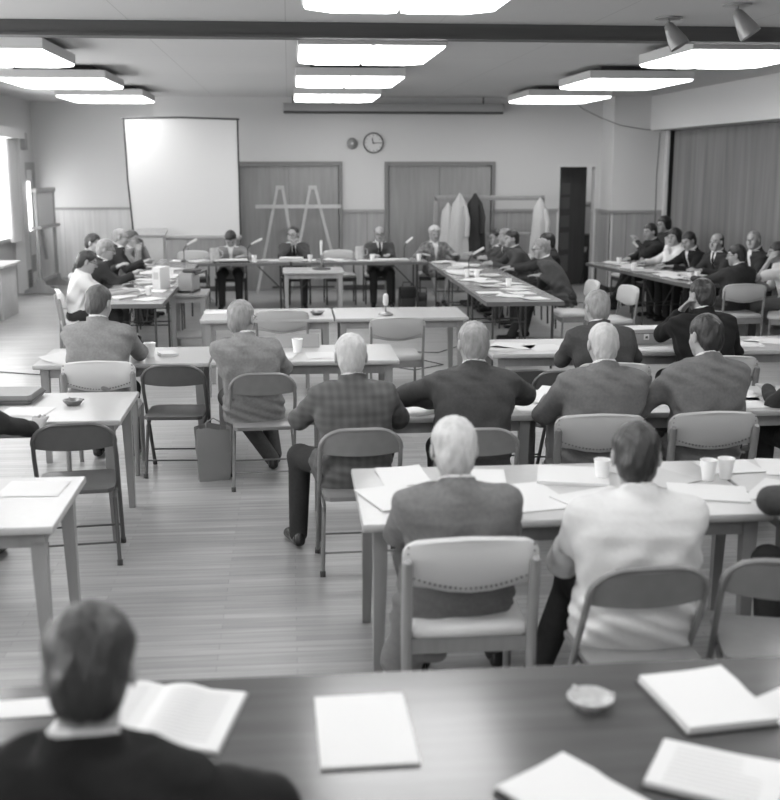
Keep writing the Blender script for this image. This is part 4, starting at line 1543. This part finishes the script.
# foreground varnished table
FZ = .746
def book():
    t = thing('open_book', 'open book with blank-looking pages before the black-suited reader', 'book', (-.39, 2.70, FZ), R(-11))
    for s, nm in ((-1, 'left'), (1, 'right')):
        g = MB()
        def pg(u, v, o=0):
            x = u * .225
            return (s * x, (v - .5) * .31, .016 + .012 * math.sin(min(1, u * 1.8) * PI) - .008 * u + o)
        g.grid(lambda u, v: pg(u, v), 12, 2)
        g.grid(lambda u, v: (pg(u, v)[0], pg(u, v)[1], .002), 12, 2)
        g.grid(lambda u, v: (s * .225, (v - .5) * .31, .002 + u * .006), 1, 2)
        for e in (-.155, .155):
            g.grid(lambda u, v: (s * u * .225, e, .002 + v * (pg(u, .5)[2] - .002)), 12, 1)
        po = obj('page_block', g, 'paper', t, smooth=40)
        g = MB()
        for k in range(15):
            y = .12 - k * .017
            g.grid(lambda u, v: (s * (.03 + u * .16), y + v * .004, pg((.03 + u * .16) / .225, .5)[2] + .0006), 8, 1)
        obj('text_lines', g, 'print', po, smooth=0)
    obj('cover', MB().rbox(-.232, .232, -.16, .16, 0, .003, .001), 'card', t)
book()
sheet(.165, 2.585, R(1), 'square white paper stack lying alone at the centre of the dark varnished table', z=FZ, w=.235, l=.36, t=.008)
sheet(-.76, 2.78, R(4), 'white sheet at the left end of the dark varnished table beside the reader', z=FZ, w=.30, l=.10, t=.0016)
t = ashtray(.77, 2.66, 'pale cut-glass ashtray on the dark varnished table', FZ, 'ash', .062)
def folder(x, y, rz, w, l, label, cover=True, n=3):
    t = thing('document_folder', label, 'folder', (x, y, FZ), rz, 'documents on the dark varnished table')
    if cover:
        obj('cover', MB().rbox(-w / 2 - .012, w / 2 + .006, -l / 2 - .008, l / 2 + .004, 0, .005, .002), 'black', t)
    g = MB()
    for k in range(n):
        j = random.uniform(-.004, .004)
        g.box(-w / 2 + j, w / 2 + j, -l / 2, l / 2, .005 + k * .004, .0085 + k * .004)
    po = obj('page_block', g, 'paper', t, smooth=0)
    tp = MB().grid(lambda u, v: ((u - .5) * w, (v - .5) * l, .006 + n * .004 + .022 * max(0, u - .55) ** 1.5 * (v > .5) + .0), 10, 6)
    obj('top_sheet', tp, 'paper', t)
    return t
folder(1.08, 2.65, R(7), .245, .30, 'open white report with lifted corner, beyond the ashtray at the table edge', True, 4)
t = folder(.97, 2.28, R(-31), .29, .216, 'dark-covered folder of typed pages at the right end of the dark table', True, 3)
g = MB()
for k in range(10):
    g.box(-.11, .10, -.09 + k * .019, -.087 + k * .019, .0185, .0189)
obj('text_lines', g, 'print', t, smooth=0)
folder(.62, 2.215, R(34), .22, .29, 'white pad with dark edge lying askew at the bottom of the photo', True, 3)
sheet(1.32, 2.56, R(30), 'white sheet corner showing between the two documents at right', z=FZ)

# table G, left half
sheet(.43, 4.60, R(18), 'curled white sheets at the left corner of the table before the grey suit', z=TZ, w=.24, l=.34, t=.006)
sheet(.50, 4.92, R(6), 'white sheet beyond the grey suit at the far table edge', z=TZ, curl=.01)
sheet(.86, 4.88, R(-8), 'flat white sheet right of the nearest grey suit', z=TZ)
sheet(1.00, 4.56, R(12), 'large white sheet left of the white jacket', z=TZ, w=.3, l=.4)
sheet(1.28, 4.85, R(-14), 'rumpled thick white papers beyond the single cup', z=TZ, w=.32, l=.28, t=.014)
sheet(1.30, 4.50, R(24), 'white booklet lying open against the white jacket shoulder', z=TZ, w=.34, l=.24, t=.008)
sheet(1.66, 4.83, R(30), 'grey printed magazine beside the head above the white jacket', z=TZ, w=.24, l=.34, m='paper_grey', t=.004)
sheet(1.53, 4.63, R(-20), 'grey printed leaflet left of the white jacket collar', z=TZ, w=.15, l=.28, m='paper_grey')
sheet(1.80, 4.55, R(-16), 'thick open booklet right of the white jacket collar', z=TZ, w=.34, l=.24, t=.006)
sheet(2.06, 4.95, R(4), 'white pad behind the pair of cups', z=TZ, w=.26, l=.22, t=.005)
sheet(2.16, 4.52, R(-38), 'white sheets spread before the grey elbow at right', z=TZ, w=.3, l=.36)
sheet(2.36, 4.92, R(-12), 'white sheet at the right edge past the two cups', z=TZ, w=.3, l=.3)
cup(1.40, 4.80, 'white paper cup standing alone left of the white jacket collar')
cup(1.88, 4.75, 'white paper cup, left one of the touching pair')
cup(1.97, 4.77, 'white paper cup, right one of the touching pair')

# table D
sheet(.72, 6.34, R(30), 'white sheet between the plaid and charcoal elbows', curl=.01)
sheet(.56, 6.62, R(-12), 'white sheet beyond the plaid elbow')
sheet(1.55, 6.60, R(10), 'white sheet right of the charcoal elbow', w=.28)
sheet(1.62, 6.72, R(-30), 'curled sheet beyond the charcoal elbow', curl=.02)
sheet(1.42, 6.33, R(4), 'white sheet lying over the gap between the two tables')
sheet(2.10, 6.45, R(20), 'white sheets between the two grey suits', w=.26, l=.34)
sheet(2.72, 6.60, R(-14), 'white sheet right of the mid grey suit', w=.32, l=.32)
sheet(2.80, 6.36, R(8), 'second white sheet near the table edge right of the mid grey suit', w=.3)
sheet(2.05, 6.74, R(-6), 'white pad upright-looking beyond the two grey suits', t=.006)

# table E
sheet(1.75, 8.62, R(-24), 'white sheets spread at the left end of the storage box table', w=.34, l=.3)
sheet(1.98, 8.50, R(14), 'second white sheet at the left end of the storage box table', w=.28)
sheet(1.62, 8.45, R(40), 'grey leaflet at the corner of the storage box table', m='paper_grey')
sheet(2.78, 8.36, R(2), 'white sheet in front of the storage box', w=.34, l=.2)
sheet(3.55, 8.55, R(-10), 'white sheets right of the black suit', w=.4, l=.3)
sheet(3.90, 8.65, R(-38), 'open white papers at the right edge past the black suit', w=.4, l=.3)
t = thing('storage_box', 'flat grey storage box with metal clasps and papers on top', 'box', (2.88, 8.70, TZ), R(2))
obj('box_body', MB().rbox(-.20, .20, -.13, .13, 0, .115, .004), 'box', t)
obj('lid_seam', MB().box(-.202, .202, -.132, .132, .088, .092), 'charcoal', t)
for x in (-.07, .12):
    cl = obj('clasp', MB().rbox(x - .022, x + .022, -.138, -.13, .04, .085, .003), 'vinyl_white', t)
    obj('clasp_opening', MB().box(x - .010, x + .010, -.140, -.137, .052, .07), 'charcoal', cl)
sheet(2.88, 8.70, R(4), 'white papers lying on top of the grey storage box', z=TZ + .117, w=.34, l=.22, t=.005)

# table C
cup(-1.05, 8.32, 'white paper cup at the elbow of the bowed light grey suit', s=1.15)
sheet(-.93, 8.42, R(20), 'crumpled paper beside the white cup at left', w=.12, l=.16, t=.02)
sheet(-1.66, 8.22, R(50), 'white sheet under the left elbow of the bowed light grey suit', w=.22, l=.3, curl=.03)
cup(.045, 8.45, 'white paper cup in front of the light grey suit', s=1.1)
sheet(.22, 8.30, R(5), 'white sheet right of the cup before the light grey suit')
sheet(.46, 8.30, R(-4), 'white sheet further right near the plaid jacket')
sheet(-.08, 8.30, R(-8), 'white sheet at the elbow of the light grey suit')
t = thing('name_placard', 'grey folded name placard standing behind the white cup', 'placard', (.05, 8.72, TZ))
g = MB()
for s in (-1, 1):
    g.loft([[(-.17, s * .05, 0), (.17, s * .05, 0), (.17, s * .047, 0), (-.17, s * .047, 0)], [(-.17, .002 * s, .10), (.17, .002 * s, .10), (.17, -.001 * s, .10), (-.17, -.001 * s, .10)]])
obj('folded_card', g, 'card', t, smooth=0)
sheet(-.22, 8.66, R(2), 'white sheet left of the grey placard')

# tables B and A
t = thing('briefcase', 'dark flat briefcase lying on the left table by the ashtray', 'briefcase', (-1.78, 6.84, TZ), R(-3))
obj('case_body', MB().rbox(-.24, .24, -.16, .16, 0, .055, .02), 'case', t)
obj('case_seam', MB().rbox(-.243, .243, -.163, .163, .024, .03, .015), 'charcoal', t)
obj('handle', MB().tube([(-.05, -.165, .027), (-.05, -.195, .027), (.05, -.195, .027), (.05, -.165, .027)], .008), 'charcoal', t)
ashtray(-1.305, 6.66, 'small dark ashtray on the left table by the briefcase', r=.062)
sheet(-1.54, 6.50, R(-6), 'white sheet above the resting hand on the left table', w=.27, l=.24)
sheet(-1.86, 6.48, R(4), 'white sheet cut by the left edge on the briefcase table', w=.2, l=.22)
sheet(-1.15, 4.88, R(-4), 'white sheet on the left table nearest the dark varnished one', w=.27, l=.24)

# table F
ashtray(.25, 10.62, 'low ashtray on the empty table inside the U', r=.07)
sheet(-.68, 10.86, R(10), 'loose white sheets at the left end of the empty table inside the U', w=.3, l=.22, t=.004)
t = thing('microphone', 'stubby pale microphone on round base on the table inside the U', 'microphone', (.90, 10.52, TZ), 0)
obj('base', MB().lathe([(0, 0), (.07, 0), (.07, .015), (.035, .035), (0, .036)], n=20), 'metal', t)
obj('stem', MB().tube([(0, 0, .03), (0, 0, .10)], .009), 'metal', t)
obj('microphone_head', MB().lathe([(0, .09), (.022, .095), (.027, .13), (.024, .19), (.012, .205), (0, .207)], n=16), 'vinyl_white', t)

# small table microphone
t = thing('microphone', 'slim upright microphone on the small pale table before the head table', 'microphone', (.44, 15.65, .711), 0)
obj('base', MB().lathe([(0, 0), (.13, 0), (.13, .012), (.03, .03), (0, .03)], n=24), 'charcoal', t)
obj('stem', MB().tube([(0, 0, .02), (0, 0, .22)], .012), 'metal', t)
obj('microphone_head', MB().tube([(0, 0, .20), (0, 0, .40)], [.018, .022], 10), 'vinyl_white', t)

# conference microphones
for x, y, rz, lb, re in ((-1.55, 16.7, R(20), 'gooseneck microphone behind the slide projector', .2), (-.62, 16.75, R(15), 'pale gooseneck microphone beside the bent-over reader', .22),
                         (1.72, 16.8, R(30), 'gooseneck microphone right of the dark-tied person at the head table', .15), (2.35, 14.6, R(20), 'gooseneck microphone on the right arm table', .22),
                         (5.0, 15.7, R(160), 'gooseneck microphone on the far end of the partition table', .1)):
    gooseneck(x, y, rz, lb, reach=re, head='vinyl_white')

# projector
t = thing('slide_projector', 'boxy grey slide projector with cord on its narrow stand', 'projector', (-1.18, 13.25, .681), R(-12))
obj('housing', MB().rbox(-.09, .085, -.15, .15, .02, .23, .015), 'projector', t)
obj('lens_barrel', MB().tube([(0, .15, .15), (0, .26, .16)], .035, 14), 'charcoal', t)
obj('slide_tray', MB().rbox(-.05, .13, -.11, .08, .235, .265, .01), 'charcoal', t)
obj('side_arm', MB().tube([(.11, -.1, .22), (.24, -.12, .26), (.26, -.12, .1)], .016), 'charcoal', t)
for x in (-.08, .08):
    obj('foot', MB().rbox(x - .02, x + .02, -.13, .13, 0, .02, .004), 'black', t)

# papers, cups, glasses along the conference tables: countless look-alikes share one true label
ORD = 'first second third fourth fifth sixth seventh eighth ninth tenth eleventh twelfth thirteenth fourteenth fifteenth sixteenth seventeenth eighteenth nineteenth twentieth twenty-first twenty-second'.split()


def scatter(n, fx, label, group, seed, end='the near end', th=(.0016, .0016, .006, .02)):
    rr = random.Random(seed)
    for k in range(n):
        u = (k + rr.uniform(.15, .85)) / n
        x, y = fx(u, rr.uniform(.16, .84))
        sheet(x, y, rr.uniform(-.7, .7) + PI / 2 * rr.choice((0, 1)), '%s, %s from %s' % (label, ORD[k], end), group, z=TZ + .0004 * k, t=rr.choice(th), m=rr.choice(('paper', 'paper', 'paper_grey', 'paper')), curl=rr.choice((0, .01)))


scatter(22, lambda u, v: (2.10 + .68 * v, 11.65 + 4.6 * u), 'loose paper on the right arm of the U', 'papers on the right arm of the U', 1)
scatter(16, lambda u, v: (-2.0 + .62 * v, 11.8 + 4.2 * u), 'loose paper on the left arm of the U', 'papers on the left arm of the U', 2)
scatter(12, lambda u, v: (-1.7 + 3.6 * u, 16.5 + .5 * v), 'loose paper lying on the head table of the U', 'papers on the head table', 3, 'the left end')
scatter(20, lambda u, v: rpt(.82 + 2.95 * u, .08 + .6 * v), 'loose paper on the partition table', 'papers on the partition table', 4)
CG = 'paper cups on the conference tables'
for x, y, lb in ((2.25, 14.1, 'middle of the right arm of the U'), (2.36, 14.0, 'right arm of the U, touching its neighbour'), (2.55, 12.9, 'near end of the right arm of the U'), (-.52, 16.62, 'head table by the bent-over reader'),
                 (.30, 16.6, 'head table by the clasped hands'), (1.22, 16.6, 'head table left of the dark-tied person'), (-1.55, 12.4, 'near end of the left arm'), (-1.5, 14.3, 'middle of the left arm'),
                 (1.92, 16.6, 'head table corner by the patterned jacket')):
    cup(x, y, 'white paper cup on the ' + lb, group=CG)
for s, w, lb in ((1.2, .25, 'nearest on the partition table'), (1.35, .42, 'second nearest on the partition table'), (2.7, .2, 'middle of the partition table'), (3.5, .35, 'toward the far end of the partition table'), (.9, .55, 'near end of the partition table')):
    q = rpt(s, w)
    cup(q[0], q[1], 'white paper cup, ' + lb, group=CG)
for x, y, lb in ((1.05, 16.85, 'glass water jug on the head table left of the dark-tied person'), (-1.10, 16.65, 'glass water jug left of the bent-over reader')):
    t = thing('water_jug', lb, 'jug', (x, y, TZ))
    obj('jug_body', MB().lathe([(0, 0), (.06, 0), (.075, .08), (.065, .17), (.072, .20), (.066, .20), (.06, .17), (.068, .08), (.055, .008), (0, .008)], n=20), 'ash', t)
    obj('handle', MB().tube([(.068, 0, .17), (.115, 0, .15), (.115, 0, .08), (.074, 0, .06)], .008), 'ash', t)
t = thing('document_box', 'upright pale card box file on the left arm of the U', 'box', (-1.48, 13.05, TZ), R(-20))
obj('box_body', MB().rbox(-.05, .05, -.13, .13, 0, .25, .004), 'paper', t)
obj('spine_label', MB().box(-.03, .03, -.133, -.13, .12, .2), 'paper_grey', t)
t = thing('black_folder', 'black open folder under the papers of the bent-over reader', 'folder', (-.86, 16.60, TZ + .006), R(3), None)
obj('cover', MB().rbox(-.27, .27, -.12, .12, 0, .012, .003), 'black', t)
obj('page_block', MB().rbox(-.24, .24, -.08, .14, .012, .03, .003), 'paper', t)
sheet(1.42, 16.62, R(3), 'open white booklet before the dark-tied person at the head table', w=.36, l=.22, t=.02, z=TZ + .005)
sheet(.02, 16.66, R(-5), 'rumpled white papers before the person clasping hands', w=.34, l=.26, t=.05, z=TZ + .005)
o = obj('tobacco_pouch', MB().lathe([(0, 0), (.06, .0), (.075, .04), (.06, .09), (0, .10)], n=16), 'leather', loc=(-1.82, 12.75, TZ))
props(o, 'dark round pouch on the left arm table before the white shirt', 'pouch')

# paper bag on the floor
t = thing('paper_bag', 'open brown paper shopping bag standing on the floor beside a folding chair', 'bag', (-.555, 7.60, 0), R(8))
def bagring(z, w, d, j):
    P = []
    for x, y in ((-w, -d), (-w * .3, -d), (w * .3, -d), (w, -d), (w, 0), (w, d), (w * .3, d), (-w * .3, d), (-w, d), (-w, 0)):
        P.append((x + random.uniform(-j, j), y + random.uniform(-j, j), z + random.uniform(-j, j) * (z > .3)))
    P[4] = (P[4][0] - .02 * (z > .1), P[4][1], P[4][2])
    P[9] = (P[9][0] + .02 * (z > .1), P[9][1], P[9][2])
    return P
rg = [bagring(z, .108 + z * .03, .07 + z * .03, .007) for z in (0, .07, .14, .2, .26, .32, .37)]
rg[-1] = [(x, y, z + .018 * math.sin(i * 2.1)) for i, (x, y, z) in enumerate(rg[-1])]
inn = [[(x * .96, y * .94, z) for x, y, z in r] for r in reversed(rg)]
inn[-1] = [(x, y, .01) for x, y, z in inn[-1]]
obj('bag_shell', MB().loft(rg + inn), 'kraft', t, smooth=25)
obj('contents', MB().rbox(-.09, .02, -.05, .05, .01, .32, .01), 'leather', t)
g = MB()
g.tube([(-.05, -.07, .36), (-.05, -.085, .42), (.0, -.09, .45), (.05, -.085, .42), (.05, -.07, .36)], .005, 6)
obj('bag_handle', g, 'kraft', t)

# bags below the head table
def satchel(x, y, rz, w, h, label):
    t = thing('leather_bag', label, 'bag', (x, y, 0), rz, 'bags under the head table')
    obj('bag_body', MB().rbox(-w / 2, w / 2, -.07, .07, 0, h, .02), 'leather', t)
    obj('bag_flap', MB().rbox(-w / 2 - .004, w / 2 + .004, -.078, .0, h * .5, h + .008, .015), 'black', t)
    obj('handle', MB().tube([(-.07, 0, h), (-.06, 0, h + .07), (.06, 0, h + .07), (.07, 0, h)], .009), 'black', t)
satchel(1.75, 16.7, R(5), .24, .34, 'black leather bag under the head table right of the dark-tied person')
satchel(1.98, 16.7, R(-10), .15, .25, 'smaller black bag with looped handle next to the leather bag')
satchel(3.22, 7.45, R(30), .26, .17, 'dark soft bag on the floor at the right, behind the mid grey suit')
sheet(3.02, 7.5, R(30), 'white papers on the floor beside the dark soft bag', z=.001, w=.3, l=.3, t=.004)

# floor cables
def cable(pts, label):
    o = obj('floor_cable', MB().tube([(x, y, .006) for x, y in pts], .005, 6), 'wire')
    props(o, label, 'cable', 'black cables on the floor')
cable([(-4.0, 12.1), (-3.1, 11.9), (-2.5, 11.63), (-2.0, 11.85), (-1.6, 11.9), (-1.3, 12.6), (-1.2, 13.2)], 'black cable running across the floor from the left edge to the projector stand')
cable([(-1.2, 13.2), (-.6, 12.6), (.5, 12.9), (1.15, 12.82), (1.7, 12.7), (2.2, 13.4)], 'black cable looping over the floor inside the U')
cable([(1.0, 11.9), (1.3, 11.6), (1.65, 11.9), (1.4, 12.3), (1.1, 12.1), (1.0, 11.9)], 'loop of black cable beside the empty tan chair inside the U')
cable([(3.3, 17.9), (4.2, 17.4), (5.0, 17.0), (5.5, 16.6)], 'black cable crossing the floor below the far end of the partition table')
o = obj('ceiling_wire', MB().tube([(4.5, 17.8, 3.12), (4.75, 18.2, 3.02), (5.1, 18.45, 2.9), (5.5, 18.64, 2.78), (5.95, 18.66, 2.71), (6.3, 18.66, 2.70)], .006, 6), 'charcoal')
props(o, 'thin wire sagging from the ceiling light to the top of the partition', 'cable')
o = obj('wall_wire', MB().tube([(6.2, 18.68, 2.66), (6.18, 18.68, 1.9), (6.2, 18.68, .8)], .006, 6), 'charcoal')
props(o, 'thin wire hanging down the pier beside the partition edge', 'cable')

# A-frame easels with a bar in front of the left double door
t = thing('easel_frame', 'tall pale A-frame trestle pair joined by one horizontal bar before the double door', 'easel', (0, 18.9, 0))
def leg(x0, y0, x1, y1, z0=0, z1=1.78):
    return MB().tube([(x0, y0, z0), (x1, y1, z1)], .032, 4)
for xc, xl, xr in ((-.14, -.56, .12), (.40, .0, .80)):
    obj('leg', leg(xl, .05, xc - .04, -.0), 'easel', t)
    obj('leg', leg(xr, .05, xc + .04, -.0, .32), 'easel', t)
    obj('top_block', MB().rbox(xc - .07, xc + .07, -.03, .06, 1.74, 1.80, .005), 'easel', t)
obj('cross_bar', MB().box(-.55, .87, -.05, -.025, 1.43, 1.49), 'easel', t)
obj('tie_bar', MB().box(-.3, .75, -.01, .01, .10, .13), 'charcoal', t)

# coat rack and coats
t = thing('coat_rack', 'low freestanding coat rack with a horizontal top board by the right double door', 'coat rack', (3.35, 18.6, 0))
obj('top_board', MB().rbox(-.95, .90, -.03, .03, 1.56, 1.64, .005), 'door', t)
for x in (-.93, .88):
    obj('post', MB().rbox(x - .025, x + .025, -.03, .03, 0.0, 1.6, .004), 'door', t)
    obj('foot', MB().rbox(x - .03, x + .03, -.25, .25, 0, .05, .004), 'table_wood', t)
obj('lower_rail', MB().rbox(-.9, .86, -.02, .02, .98, 1.03, .004), 'table_wood', t)


def coat(x, y, z0, z1, w, mcoat, label, hood=False):
    t = thing('hanging_coat', label, 'coat', (x, y, 0), 0, 'coats hanging on the rack')
    H = z1 - z0
    rings = []
    NR = 12
    prof = [(0, .10), (.03, .2), (.08, .36), (.15, .72), (.3, .84), (.7, .93), (.95, 1.0), (1, 1.0)]
    for s in [i / NR for i in range(NR + 1)]:
        ww = float(np.interp(s, [p[0] for p in prof], [p[1] for p in prof])) * w / 2
        dd = .03 + .08 * min(1, s * 3)
        r = []
        for k in range(26):
            a = 2 * PI * k / 26
            rip = 1 + .22 * s * math.sin(a * 6 + x * 9) + .05 * s * math.sin(a * 3 + s * 5)
            r.append((ww * math.cos(a) * rip, dd * math.sin(a) * rip, z1 - s * H + .015 * math.sin(a * 2) * (s > .9)))
        rings.append(list(reversed(r)))
    obj('coat_body', MB().loft(rings), mcoat, t, smooth=60)
    obj('sleeve', MB().tube([(w * .22, -.09, z1 - .18 * H), (w * .34, -.12, z1 - .4 * H), (w * .32, -.12, z1 - .66 * H)], [.035, .045, .038], 10), mcoat, t)
    obj('hanger_hook', MB().tube([(0, 0, z1 - .02), (0, 0, z1 + .03), (.02, 0, z1 + .05)], .005, 6), 'metal', t)
    return t


coat(2.62, 18.5, .80, 1.52, .28, 'coat_white', 'short white coat at the left end of the rack, partly behind the long one')
coat(2.80, 18.42, .62, 1.68, .33, 'coat_white', 'long white coat hanging in the middle of three')
coat(3.06, 18.45, .70, 1.68, .33, 'coat_dark', 'black coat hanging right of the long white coat')
coat(4.15, 18.45, .62, 1.60, .30, 'coat_white', 'pale coat hanging alone at the right end of the rack')

# easel board on feet by the left wall
t = thing('display_board', 'wooden display easel with pale pane and splayed feet by the glazed door', 'easel', (-4.15, 19.75, 0), R(87))
for s in (-.55, .55):
    obj('post', MB().rbox(s - .03, s + .03, -.025, .025, .1, 1.74, .004), 'table_wood', t)
    obj('foot', MB().loft([[(s + e, y, z) for y, z in ((-.28, 0), (-.27, .07), (-.08, .16), (-.05, .26), (.05, .26), (.08, .16), (.27, .07), (.28, 0), (.2, .03), (-.2, .03))] for e in (-.025, .025)]), 'table_wood', t)
obj('top_rail', MB().rbox(-.62, .62, -.04, .04, 1.68, 1.75, .004), 'table_wood', t)
obj('tray', MB().rbox(-.62, .62, -.09, .09, 1.08, 1.13, .004), 'table_wood', t)
obj('board', MB().rbox(-.52, .52, -.012, .012, 1.13, 1.68, .002), 'screen', t)
obj('brace', MB().tube([(-.2, .02, 1.05), (.1, .05, .55)], .035, 4), 'table_wood', t)
obj('stretcher', MB().rbox(-.53, .53, -.015, .015, .2, .26, .003), 'table_wood', t)
g = MB()
t2 = thing('speaker_lectern', 'pale boxy lectern standing behind the left arm people', 'lectern', (-2.12, 17.6, 0))
obj('lectern_body', MB().rbox(-.2, .2, -.16, .16, 0, 1.08, .01), 'formica', t2)
obj('slanted_top', MB().loft([[(-.23, -.2, 1.07), (.23, -.2, 1.07), (.23, .18, 1.10), (-.23, .18, 1.10)], [(-.23, -.2, 1.09), (.23, -.2, 1.09), (.23, .18, 1.17), (-.23, .18, 1.17)]]), 'table_wood', t2)

# stacked folding chairs in the next room
for k in range(7):
    t = thing('stacked_chair', 'dark folded chair in the stack beyond the doorway, %s from the left' % ORD[k], 'chair', (5.36 + k * .04, 20.35 + k * .05, 0), R(-50), 'folded chairs stacked beyond the doorway')
    f = MB()
    f.tube([(-.2, -.25, 0), (-.2, -.02, .78), (-.14, .0, .86), (.14, .0, .86), (.2, -.02, .78), (.2, -.25, 0)], .014, 8)
    obj('tube_frame', f, 'black', t)
    obj('back_panel', MB().loft([[(-.19, -.06, .66), (.19, -.06, .66), (.19, -.05, .66), (-.19, -.05, .66)], [(-.17, -.01, .84), (.17, -.01, .84), (.17, -.0, .84), (-.17, 0, .84)]]), 'charcoal', t)
    obj('seat', MB().loft([[(-.19, -.2, .14), (.19, -.2, .14), (.19, -.19, .14), (-.19, -.19, .14)], [(-.19, -.09, .54), (.19, -.09, .54), (.19, -.08, .54), (-.19, -.08, .54)]]), 'charcoal', t)
